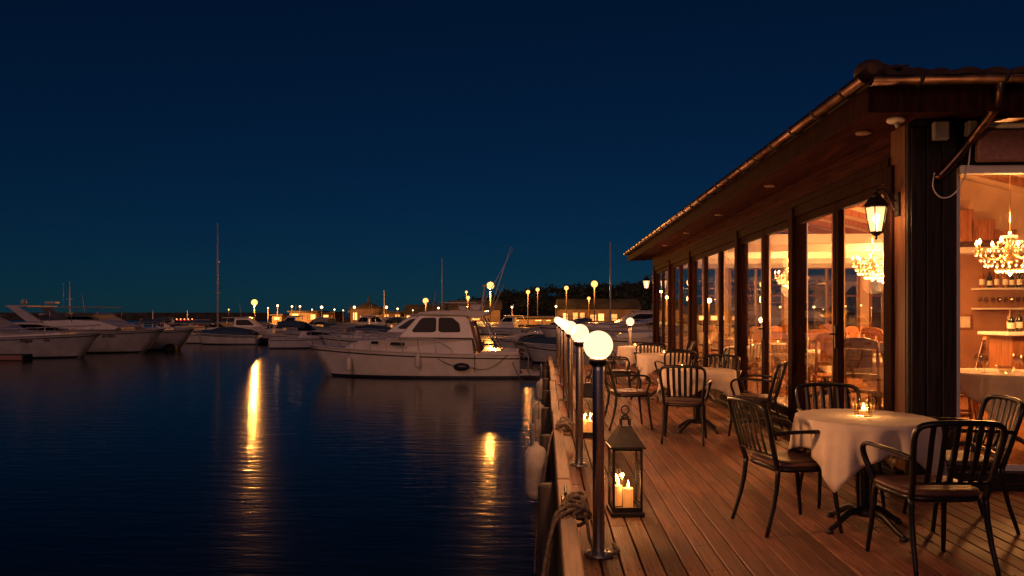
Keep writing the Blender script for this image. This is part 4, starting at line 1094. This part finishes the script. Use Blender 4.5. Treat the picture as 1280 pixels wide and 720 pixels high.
# ---- generic motor boats
def motorboat(label, L, Bm, fb, fs, px_ref, d, heading, style='cuddy', mat='gelcoat', canvas='blue_canvas', stripe='navy', xref=None, sh=0, cat='motor boat', group='motor boats moored in the marina'):
    t = thing('motor_boat', (0,0,0), 0, label, cat, group)
    ring, sheer, hb = hull_parts(t, L, Bm, fb, fs, L*.11, mat, True, stripe)
    rnd = random.Random(int(px_ref*7+d))
    hwa = lambda x, z: max(min(hb(min(x/L,1))-.22, Bm/2-.25)-.18*(z-fs), .05)
    z0 = fs-.05
    if style == 'cuddy':
        cabin(t, [(L*.30,z0),(L*.34,fs+.55),(L*.52,fs+.62),(L*.66,fs+.45),(L*.86,fb+.02),(L*.86,z0)], hwa, 'cuddy')
        side_window(t, rounded([(L*.40,fs+.25),(L*.40,fs+.48),(L*.55,fs+.50),(L*.66,fs+.30),(L*.64,fs+.25)],1), hwa)
        a = [(L*.44,fs+.58),(L*.36,fs+1.15)]
        hwb = lambda x, z: Bm/2-.3-.25*(z-fs)
        side_window(t, [(L*.30,fs+.58),(L*.50,fs+.60),(L*.38,fs+1.15),(L*.31,fs+1.15)], hwb, 'windscreen', 'boat_glass')
        m = MB(); hw_ = Bm/2-.4; n = 6
        vs = []
        for i in range(n+1):
            a_ = i/n; x = L*.08+(L*.30)*a_; zz = fs+1.15+.22*math.sin(PI*(.2+.7*a_))
            vs += [(x,-hw_-.12,zz-.5),(x,-hw_,zz-.05),(x,-hw_*.5,zz+.03),(x,hw_*.5,zz+.03),(x,hw_,zz-.05),(x,hw_+.12,zz-.5)]
        m.add(vs, [(i*6+k,i*6+6+k,i*6+7+k,i*6+1+k) for i in range(n) for k in range(5)], True); o = m.build('canvas_top', canvas, t)
        sm = o.modifiers.new('s','SOLIDIFY'); sm.thickness = .03
        rail(t, ring, sheer, L, .55, .97, 4, .45)
    elif style == 'hardtop':
        cabin(t, [(L*.22,z0),(L*.24,fs+.55),(L*.50,fs+.6),(L*.62,fs+.5),(L*.84,fb+.04),(L*.84,z0)], hwa, 'coach_roof')
        hwb = lambda x, z: Bm/2-.35-.2*(z-fs-.5)
        cabin(t, [(L*.24,fs+.5),(L*.25,fs+1.45),(L*.42,fs+1.48),(L*.56,fs+.55)], hwb, 'cabin')
        side_window(t, rounded([(L*.27,fs+.75),(L*.27,fs+1.3),(L*.41,fs+1.32),(L*.50,fs+.75)],1), hwb)
        cabin(t, [(L*.10,fs+1.46),(L*.10,fs+1.55),(L*.40,fs+1.58),(L*.46,fs+1.49)], lambda x,z: Bm/2-.45, 'hardtop')
        m = MB()
        for s_ in (-1,1): m.tube([(L*.11,s_*(Bm/2-.5),fs+1.48),(L*.08,s_*(Bm/2-.35),fs)], .03, 6)
        m.build('top_support', 'steel', t)
        MB().tube([(L*.3,.2,fs+1.55),(L*.28,.2,fs+3.0)], .015, 5).build('antenna', 'gelcoat_worn', t)
        rail(t, ring, sheer, L, .5, .97, 5, .5)
    elif style == 'fly':
        cabin(t, [(L*.16,z0),(L*.17,fs+.9),(L*.48,fs+.95),(L*.60,fs+.55),(L*.82,fb+.1),(L*.86,z0)], hwa, 'coach_roof')
        hwb = lambda x, z: Bm/2-.45-.16*(z-fs)
        side_window(t, rounded([(L*.22,fs+.42),(L*.22,fs+.78),(L*.47,fs+.82),(L*.60,fs+.48),(L*.58,fs+.40)],1), lambda x,z: hwa(x,z)+.005)
        cabin(t, [(L*.06,fs+.95),(L*.10,fs+1.12),(L*.16,fs+1.55),(L*.30,fs+1.62),(L*.42,fs+1.55),(L*.52,fs+1.12),(L*.50,fs+.93)], hwb, 'flybridge')
        # raked arch
        for s_ in (-1,1):
            m = MB(); y = s_*(Bm/2-.55)
            m.prism([(L*.10,fs+1.5),(L*.17,fs+1.5),(L*.06,fs+2.55),(L*.01,fs+2.55)], 'y', y-.06, y+.06); m.build('arch_leg', mat, t)
        MB().box(L*.0,L*.10,-(Bm/2-.5),Bm/2-.5,fs+2.5,fs+2.62,.03).build('arch_top', mat, t)
        m = MB(); zz = fs+2.45
        m.box(L*.08,L*.42,-(Bm/2-.6),Bm/2-.6,zz,zz+.07,.02); m.build('bimini_top', 'grey_canvas', t)
        m = MB()
        for x in (L*.2,L*.30,L*.42):
            for s_ in (-1,1): MB().tube([(x,s_*(Bm/2-.65),fs+1.5),(x,s_*(Bm/2-.65),zz)], .02, 6).build('bimini_pole', 'steel', t)
        MB().sphere((L*.03,-.4,fs+2.85),.20,12,8,(1,1,1.1)).tube([(L*.03,-.4,fs+2.6),(L*.03,-.4,fs+2.8)],.04,6).build('satellite_dome', mat, t)
        MB().box(L*.10,L*.15,.2,.8,fs+2.72,fs+2.92,.05).tube([(L*.12,.5,fs+2.5),(L*.12,.5,fs+2.75)],.04,6).build('radar', mat, t)
        MB().tube([(L*.2,0,fs+2.5),(L*.2,0,fs+4.2)], .018, 5).build('antenna', 'gelcoat_worn', t)
        rail(t, ring, sheer, L, .45, .98, 8, .55)
    elif style == 'open':
        MB().box(L*.36,L*.46,-.3,.3,z0,fs+.55,.05).build('console', mat, t)
        side_window(t, [(L*.42,fs+.5),(L*.47,fs+.5),(L*.43,fs+.9),(L*.41,fs+.9)], lambda x,z: .28, 'windscreen', 'boat_glass')
        MB().box(L*.2,L*.3,-Bm*.3,Bm*.3,z0,fs+.12,.04).build('bench', canvas, t)
        MB().box(-.25,.05,-.2,.2,fs-.1,fs+.45,.06).build('outboard_motor', 'rubber', t)
    elif style == 'covered':
        m = MB(); n = 10; vs = []
        for i in range(n+1):
            u = .04+.86*i/n; x, y, z = ring(u,[1.0])[0]; hgt = .25+.45*math.sin(PI*min(1,(i+1)/n*.95))
            vs += [(x,-y-.03,z-.08),(x,-y*.55,z+hgt*.6),(x,0,z+hgt+rnd.uniform(-.04,.04)),(x,y*.55,z+hgt*.6),(x,y+.03,z-.08)]
        m.add(vs, [(i*5+k,i*5+5+k,i*5+6+k,i*5+1+k) for i in range(n) for k in range(4)], True); o = m.build('boat_cover', canvas, t)
        sm = o.modifiers.new('s','SOLIDIFY'); sm.thickness = .02
    if sh:
        for c_ in t.children:
            if c_.name.split('.')[0] in ('flybridge','arch_leg','arch_top','bimini_top','bimini_pole','satellite_dome','radar','antenna'): c_.location.x += sh*L; c_.location.z -= .5
    place_boat(t, px_ref, L if xref is None else xref, d, heading)
    return t, ring, sheer, hb
def bow_letters(T, ring, sheer, L, txt, u, h, side):
    cu = bpy.data.curves.new('bow_lettering', 'FONT'); cu.body = txt; cu.size = h; cu.extrude = .004; cu.align_x = 'CENTER'; cu.shear = .2
    o = bpy.data.objects.new('bow_lettering', cu); COL.objects.link(o); o.parent = T; cu.materials.append(M['navy'])
    x, y, z = ring(u,[.80])[0]; x2, y2, z2 = ring(u+.05,[.80])[0]; x3, y3, z3 = ring(u,[.92])[0]
    ang = math.atan2(side*(y2-y), x2-x)
    tilt = math.atan2(y3-y, z3-z)
    o.location = (x, side*(y+.035), z)
    o.rotation_euler = (PI/2+tilt, 0, ang) if side < 0 else (PI/2+tilt, 0, PI+ang)
    bpy.context.view_layer.update()
    me = bpy.data.meshes.new_from_object(o.evaluated_get(bpy.context.evaluated_depsgraph_get())); o2 = bpy.data.objects.new('bow_lettering', me); o2.rotation_euler = o.rotation_euler; o2.location = o.location
    bpy.data.objects.remove(o); COL.objects.link(o2); o2.parent = T; o2.name = 'bow_lettering'
# left group, bows to the right
a, r1, s1, h1 = motorboat('nearest white cruiser at the left edge, bow pointing right', 13, 4.0, 1.55, 1.15, 127, 46.5, R(2), 'hardtop', group='big cruisers at the left with bows pointing right', mat='gelcoat_shaded')
bow_letters(a, r1, s1, 13, 'Aapa', .715, .34, -1); bow_letters(a, r1, s1, 13, 'nx', .80, .3, -1)
b, r2, s2, h2 = motorboat('tall flybridge cruiser second from the left edge', 15, 4.4, 1.65, 1.2, 206, 52.5, R(2), 'fly', group='big cruisers at the left with bows pointing right', mat='gelcoat_shaded', sh=.32)
bow_letters(b, r2, s2, 15, 'B', .77, .36, -1); bow_letters(b, r2, s2, 15, 'mm', .80, .34, -1)
c, r3, s3, h3 = motorboat('third white cruiser at left, mostly behind the flybridge one', 12, 4.0, 1.6, 1.2, 243, 56, R(2), 'hardtop', group='big cruisers at the left with bows pointing right', mat='gelcoat_shaded')
m = MB(); p = at_d(213,0,54.5)
o = MB().sphere((0,0,0), .45, 14, 10, (1,1,.9)).build('mooring_buoy', 'rubber'); o.location = (p.x,p.y,ZW+.15); tag(o, 'dark round mooring buoy under the bow of the third left cruiser', 'buoy')
# box on pontoon at far left
t = thing('floating_box', at_d(17,440,44) , 0, 'dark floating mooring box with reddish sides low at the left edge', 'mooring float'); t.location.z = ZW
MB().box(-.9,.9,-.4,.4,-.2,.35,.03).build('body', 'rubber', t); MB().box(-.8,.8,-.43,-.40,.05,.3).build('side_board', 'awning_cloth', t)
# pontoon in the middle
def pontoon(label, p0, p1, w_=1.2, floats=True):
    a = Vector((p0.x,p0.y,ZW)); b = Vector((p1.x,p1.y,ZW)); L_ = (b-a).length; ang = math.atan2(b.y-a.y, b.x-a.x)
    t = thing('pontoon', a, ang, label, 'pontoon', 'floating pontoons')
    MB().box(0,L_,-w_/2,w_/2,.38,.50,.02).build('walkway', 'pile_wood', t)
    k = 0
    while k < L_-1:
        MB().box(k+.2,k+1.1,-w_/2-.02,w_/2+.02,-.2,.37,.03).build('float', 'gelcoat_worn' if int(k) % 4 == 0 else 'concrete', t); k += 2.1
    return t
pontoon('long dark pontoon on pale floats in front of the middle boats', at_d(232,0,69), at_d(372,0,67))
pontoon('pontoon behind the white cruiser carrying small boats', at_d(420,0,58), at_d(700,0,54))
mid = [('small covered boat left of the tall mast', 5.5, 2.1, 245, 66, 185, 'covered','blue_canvas'),
 ('cuddy boat with blue canvas below the tall mast', 6.5, 2.4, 262, 72, 12, 'cuddy','blue_canvas'),
 ('open boat with dark outboard at the middle pontoon', 5.5, 2.1, 300, 70, 170, 'open','grey_canvas'),
 ('small cruiser with grey canvas right of the brightest left lamp', 7.5, 2.7, 330, 71, 8, 'cuddy','grey_canvas'),
 ('hardtop cruiser moored beyond the middle pontoon', 8.0, 2.8, 372, 76, 10, 'hardtop','blue_canvas'),
 ('covered boat at the right end of the middle pontoon', 6.0, 2.3, 352, 68, 190, 'covered','grey_canvas'),
 ('low open boat beyond the cruiser bow', 6.0, 2.2, 402, 64, 168, 'open','blue_canvas'),
 ('cuddy boat beyond the main cruiser bow rail', 7.0, 2.5, 452, 60, 12, 'cuddy','blue_canvas'),
 ('blue covered boat far behind the main cruiser bow', 6.5, 2.4, 430, 80, 160, 'covered','blue_canvas')]
for (l, L_, B_, px, d, hd, st, cv) in mid: motorboat(l, L_, B_, 1.05, .8, px, d, R(hd), st, 'gelcoat_worn', cv)
motorboat('white express cruiser directly behind the main cruiser', 9.5, 3.2, 1.5, 1.15, 398, 43, PI, 'hardtop')
rb = [('boat with blue cover behind the cruiser stern', 6.5,2.4, 640, 46, 150,'covered','blue_canvas'),('cuddy boat with blue canvas right of the cruiser stern', 7,2.5, 612, 52, 172,'cuddy','blue_canvas'),
 ('grey topped small boat by the row of ropes', 6.2,2.3, 636, 60, 175,'cuddy','grey_canvas'),('small white open boat near the dock corner', 5.2,2.0, 655, 42, 155,'open','grey_canvas'),
 ('distant covered boat in front of the lit quay', 6,2.2, 650, 74, 178,'covered','grey_canvas'),('distant cuddy boat below the right street lamps', 6.5,2.3, 672, 82, 176,'cuddy','blue_canvas')]
for (l, L_, B_, px, d, hd, st, cv) in rb: motorboat(l, L_, B_, 1.1, .85, px, d, R(hd), st, 'gelcoat_worn', cv)
a, *_ = motorboat('large motor yacht moored across the end of the terrace', 15, 4.4, 2.1, 1.7, 672, 44, PI+R(3), 'fly', group='yachts beyond the dock end')
motorboat('white cruiser behind the globe lamps, under the streetlights', 11, 3.6, 1.7, 1.4, 690, 58, PI+R(2), 'hardtop', group='yachts beyond the dock end')
motorboat('white yacht close beyond the far terrace chairs', 12, 3.8, 1.8, 1.5, 716, 34, PI-R(4), 'fly', group='yachts beyond the dock end')
rf = random.Random(21)
for k in range(12):
    px = 262+k*31+rf.uniform(-6,6)
    motorboat('small boat in the distant row before the far quay, '+ordn12[k]+' from the left', 6.5, 2.4, 1.1, .9, px, 92+rf.uniform(-5,8), R(rf.choice((8,172,15,165))), ('cuddy','covered','hardtop')[k%3], 'gelcoat_worn', ('blue_canvas','grey_canvas')[k%2], group='distant row of boats before the far quay')
# sailing boats
def sailboat(label, L, px, d, hd, mast, mpx=None):
    t = thing('sailing_boat', (0,0,0), 0, label, 'sailing boat', 'sailing boats in the marina')
    ring, sheer, hb = hull_parts(t, L, L*.3, 1.1, .85, L*.12, 'gelcoat_worn')
    hwa = lambda x, z: max(hb(min(x/L,1))-.35,.05)
    cabin(t, [(L*.28,.8),(L*.30,1.2),(L*.55,1.28),(L*.72,1.05),(L*.72,.85)], hwa, 'coach_roof')
    side_window(t, [(L*.36,1.0),(L*.36,1.12),(L*.54,1.15),(L*.58,1.02)], hwa)
    x = L*.56
    MB().tube([(x,0,1.1),(x,0,mast)], [.085,.05], 8).build('mast', 'gelcoat_worn', t)
    MB().tube([(x,-.9,mast*.42),(x,.9,mast*.42)], .025, 5).tube([(x,-.7,mast*.68),(x,.7,mast*.68)], .022, 5).build('spreaders', 'gelcoat_worn', t)
    MB().tube([(x,0,1.9),(x-L*.42,0,1.85)], .06, 7).build('boom', 'gelcoat_worn', t)
    MB().tube([(x-.1,0,2.0),(x-L*.4,0,1.96)], .13, 8).build('furled_sail', 'blue_canvas', t)
    m = MB()
    for p in ((L*.98,0,1.1),(.05,0,.9),(x,-L*.13,1.0),(x,L*.13,1.0)): m.tube([(x,0,mast-.1),p], .008, 4)
    m.build('rigging', 'rubber', t)
    place_boat(t, px, x, d, hd); return t
sailboat('sailing yacht with the tall pale mast at the left of the marina', 9.5, 272, 69, R(10), 2.8+ (391-279)/F*69, 272)
sailboat('sailing boat with tall mast behind the dock lamps', 9.0, 763, 60, PI-R(10), 2.8+(391-303)/F*60)
sailboat('small sailing boat far off near the lit quay', 7.5, 480, 105, R(15), 6.0)
sailboat('slim sailing boat at the far left beyond the cruisers', 8.5, 87, 90, R(8), 2.8+(391-352)/F*90)

# ================================================================== FAR SHORE
def slab(name, pts, z0, z1, mat):
    return MB().prism([(p.x,p.y) for p in pts], 'z', z0, z1).build(name, mat)
o = slab('far_quay', [at_d(335,0,128),at_d(560,0,118),at_d(900,0,104),at_d(1500,0,100),at_d(1500,0,330),at_d(335,0,330)], ZW-1, ZW+1.0, 'concrete'); o['kind'] = 'structure'
o = slab('breakwater', [at_d(-900,0,330),at_d(340,0,300),at_d(340,0,318),at_d(-900,0,350)], ZW-1, ZW+2.9, 'far_dark'); o['kind'] = 'structure'
# hill
def hill():
    m = MB(); nx, ny = 60, 16; vs = []
    for j in range(ny+1):
        for i in range(nx+1):
            px = 560+i*(1000/nx)-20; d = 190+j*16
            p = at_d(px,0,d)
            e = (1-math.exp(-max(0,px-545)/90.0))*math.sin(PI*min(1,(j+.5)/ny))
            h = (12.5+1.6*math.sin(i*.5)+.9*math.sin(i*1.3+j))*e
            vs.append((p.x,p.y,ZW+.9+h))
    m.add(vs, [(j*(nx+1)+i,j*(nx+1)+i+1,(j+1)*(nx+1)+i+1,(j+1)*(nx+1)+i) for j in range(ny) for i in range(nx)], True)
    o = m.build('hill', 'hill_soil'); o['kind'] = 'structure'
    m = MB(); rnd = random.Random(11)
    for k in range(420):
        px = rnd.uniform(548,1000); j = rnd.uniform(0,.5); d = 190+j*256; p = at_d(px,0,d)
        e = (1-math.exp(-max(0,px-545)/90.0))*math.sin(PI*(j+.03)); z = ZW+.9+11.6*e; r = rnd.uniform(1.6,3.6)
        for q_ in range(26):
            a, b_ = rnd.uniform(0,6.28), rnd.uniform(-.4,1.2); rr = r*rnd.uniform(.4,1)
            c = Vector((p.x+rr*math.cos(a)*math.cos(b_), p.y+rr*math.sin(a)*math.cos(b_), z+r*.5+rr*math.sin(b_)*.8)); s_ = rnd.uniform(.3,.7)
            n1 = Vector((rnd.uniform(-1,1),rnd.uniform(-1,1),rnd.uniform(-1,1))).normalized(); n2 = n1.orthogonal().normalized()
            m.add([c+n1*s_,c+n2*s_,c-n1*s_,c-n2*s_],[(0,1,2,3)])
    o = m.build('hillside_wood', 'foliage'); tag(o, 'dark wooded slope behind the right harbour lamps', 'wood', kind='stuff')
hill()
# quay lamps
def quay_lamp(px, py, d, r, mat, label, base=ZW+1.0, group='street lamps along the far quay'):
    p = at_d(px, py, d); t = thing('street_lamp', (p.x,p.y,base), 0, label, 'street lamp', group); h = p.z-base
    MB().tube([(0,0,0),(0,0,h-r*.8)], [.08,.05], 7).build('pole', 'far_wall', t)
    MB().lathe([(r*.35,r*.9),(r*.3,r*1.0),(r*.1,r*1.1)], (0,0,h), 8).build('hood', 'black_metal', t)
    MB().sphere((0,0,h), r, 14, 10).build('lamp_head', mat, t)
    if mat != 'quay_lamp_white': pointlight('lamp_light', (0,0,h), 20000*(r/.5)**2 if mat == 'quay_lamp' else 1800*r*r*4, (1,.34,.055), r*.7, t)
ql = [(418,387,124,.12,'quay_lamp_white','tiny lamp by the small lit kiosk'),(497,386,121,.14,'quay_lamp_white','tiny lamp over the lit row of huts'),(548,385,118,.15,'quay_lamp_white','tiny lamp beside the lit hall'),(560,382,135,.16,'quay_lamp_small','faint lamp behind the lit hall'),(640,384,110,.15,'quay_lamp_white','tiny lamp at the left end of the bright low row'),(695,383,110,.15,'quay_lamp_white','tiny lamp at the right end of the bright low row'),(516,388,122,.10,'quay_lamp_white','lowest tiny lamp left of the antenna mast'),(429,388,123,.10,'quay_lamp_white','lowest tiny lamp left of the domed building'),(390,387,128,.10,'quay_lamp_white','tiny lamp at the right end of the long lit shed'),(318,378,122,.50,'quay_lamp','brightest street lamp at the left of the far quay'),(613,357,100,.50,'quay_lamp','bright street lamp rising behind the main cruiser flybridge'),
 (532,376,112,.42,'quay_lamp_small','bright street lamp left of the antenna mast'),(585,372,108,.26,'quay_lamp_small','small street lamp right of the antenna mast'),(583,365,130,.22,'quay_lamp_small','high small street lamp beyond the antenna mast'),
 (660,365,98,.26,'quay_lamp_small','street lamp on a pale pole right of the outrigger'),(672,362,120,.30,'quay_lamp_small','farther street lamp close beside the pale pole one'),(708,360,96,.28,'quay_lamp_small','street lamp on a pole above the globe row'),
 (743,355,90,.40,'quay_lamp_small','bright street lamp above the nearest globe'),(736,373,100,.22,'quay_lamp_small','low small street lamp under the bright one'),
 (347,382,125,.17,'quay_lamp_white','pale street lamp left of the long lit shed'),(365,383,125,.14,'quay_lamp_white','first small pale lamp over the long lit shed'),(375,383,125,.14,'quay_lamp_white','second small pale lamp over the long lit shed'),
 (402,384,125,.22,'quay_lamp_white','white street lamp right of the long lit shed'),(443,384,122,.20,'quay_lamp_white','street lamp by the domed building'),(483,384,120,.20,'quay_lamp_white','street lamp beyond the domed building'),
 (335,385,125,.10,'quay_lamp_white','tiny pale lamp near the quay end'),(286,387,190,.2,'quay_lamp_small','small lamp on the outer quay below the tall mast'),(460,380,160,.12,'quay_lamp_white','tiny lamp near the dome')]
for a in ql: quay_lamp(a[0],a[1],a[2],a[3],a[4],a[5])
# outer pier under the left lamps
o = slab('outer_pier', [at_d(272,0,150),at_d(345,0,140),at_d(345,0,150),at_d(272,0,160)], ZW-1, ZW+.9, 'concrete'); o['kind'] = 'structure'
# lit quay buildings
def quay_building(px0, px1, d, h, label, style=0, lit='far_window', depth=8, base=ZW+1.0):
    a = at_d(px0,0,d); b = at_d(px1,0,d); L_ = (Vector((b.x,b.y))-Vector((a.x,a.y))).length; ang = math.atan2(b.y-a.y,b.x-a.x)
    t = thing('quay_building', (a.x,a.y,base), ang, label, 'building', 'low buildings on the far quay')
    MB().box(0,L_,0,depth,0,h).build('wall', 'far_wall', t)
    if style == 0: MB().box(-.3,L_+.3,-.5,depth+.3,h+.003,h+.25).build('roof', 'far_dark', t)
    else: MB().prism([(-.4,h+.003),(depth+.4,h+.003),(depth/2,h+1.6)], 'x', -.3, L_+.3).build('roof', 'far_dark', t)
    rnd = random.Random(int(px0)); x = .5
    while x < L_-1:
        w_ = rnd.uniform(.5,1.15); w_ = min(w_, L_-x-.3)
        if rnd.random() < .85:
            z1 = min(h-.3, rnd.uniform(1.3,1.9))
            MB().box(x,x+w_,-.06,-.01,.6,z1).build('window', lit if rnd.random() < .7 else 'far_window_bright', t)
        x += w_+rnd.uniform(.25,1.3)
quay_building(362,396,130,1.9,'long low brightly lit shed on the far quay', lit='far_window_bright')
quay_building(401,416,132,1.7,'small lit kiosk beside the white street lamp')
quay_building(340,352,130,1.3,'tiny lit hut at the left end of the far quay')
quay_building(438,474,128,2.6,'lit waterside building below the little dome', lit='far_window')
quay_building(476,502,126,1.8,'lit row of huts right of the domed building')
quay_building(505,560,124,1.6,'lit hall left of the antenna mast', 1)
quay_building(563,625,122,2.3,'taller lit harbour house behind the cruiser flybridge', 1)
quay_building(640,700,112,1.0,'long bright low row by the right harbour lamps', lit='far_window_bright')
quay_building(700,800,115,2.4,'lit harbour houses behind the globe lamps', 1)
# domed building
p = at_d(456,0,140); t = thing('domed_building', (p.x,p.y,ZW+1), 0, 'dark domed building with a small spire on the far quay', 'building', 'low buildings on the far quay')
MB().box(-3.2,3.2,0,6,0,2.2).build('wall', 'far_wall', t); MB().lathe([(2.2,2.2),(2.2,2.4),(1.9,3.0),(1.2,3.5),(.4,3.75)], (0,3,0), 16).build('dome', 'far_dark', t); MB().lathe([(.3,3.75),(.22,4.2),(.04,5.2)], (0,3,0), 8).build('spire', 'far_dark', t)
# red-lit boat
p = at_d(234,0,118); t = thing('red_lit_boat', (p.x,p.y,ZW), R(5), 'small boat strung with red lights beyond the left cruisers', 'boat')
hull_parts(t, 6, 2.2, 1.0, .8, .6, 'red_paint')
for c_ in t.children: c_.location.x -= 3
MB().box(-1.6,1.2,-.8,.8,.8,1.7,.1).build('cabin', 'red_paint', t)
MB().tube([(0,0,1.7),(0,0,3.2)], .04, 6).build('mast', 'gelcoat_worn', t)
m = MB()
for k in range(9): m.sphere((-2.4+k*.55,-1.15,1.05+.08*math.sin(k)), .08, 8, 6)
for k in range(5): m.sphere((-1.3+k*.6,-.85,1.8), .08, 8, 6)
m.build('red_lights', 'red_lamp', t)
p = at_d(191,0,160); t = thing('harbour_beacon', (p.x,p.y,ZW), 0, 'tiny light on the breakwater above the left cruisers', 'beacon')
MB().tube([(0,0,0),(0,0,3.0)], .12, 6).build('pole', 'gelcoat_worn', t); MB().sphere((0,0,3.2), .12, 8, 6).build('lamp_head', 'gelcoat', t)
p = at_d(176,0,75); o = MB().tube([(0,0,-1),(0,0,2.2)], .16, 8).build('mooring_pile', 'beam_wood'); o.location = (p.x,p.y,ZW); tag(o, 'pale mooring pile standing in the water beyond the left cruisers', 'pile')
# sign and small gable beyond the facade end
t = thing('hanging_sign', (2.86,21.6,2.9), 0, 'small round hanging sign beyond the far eaves', 'sign')
MB().tube([(0,0,.08),(-.25,0,.08)], .012, 6).build('bracket', 'black_metal', t)
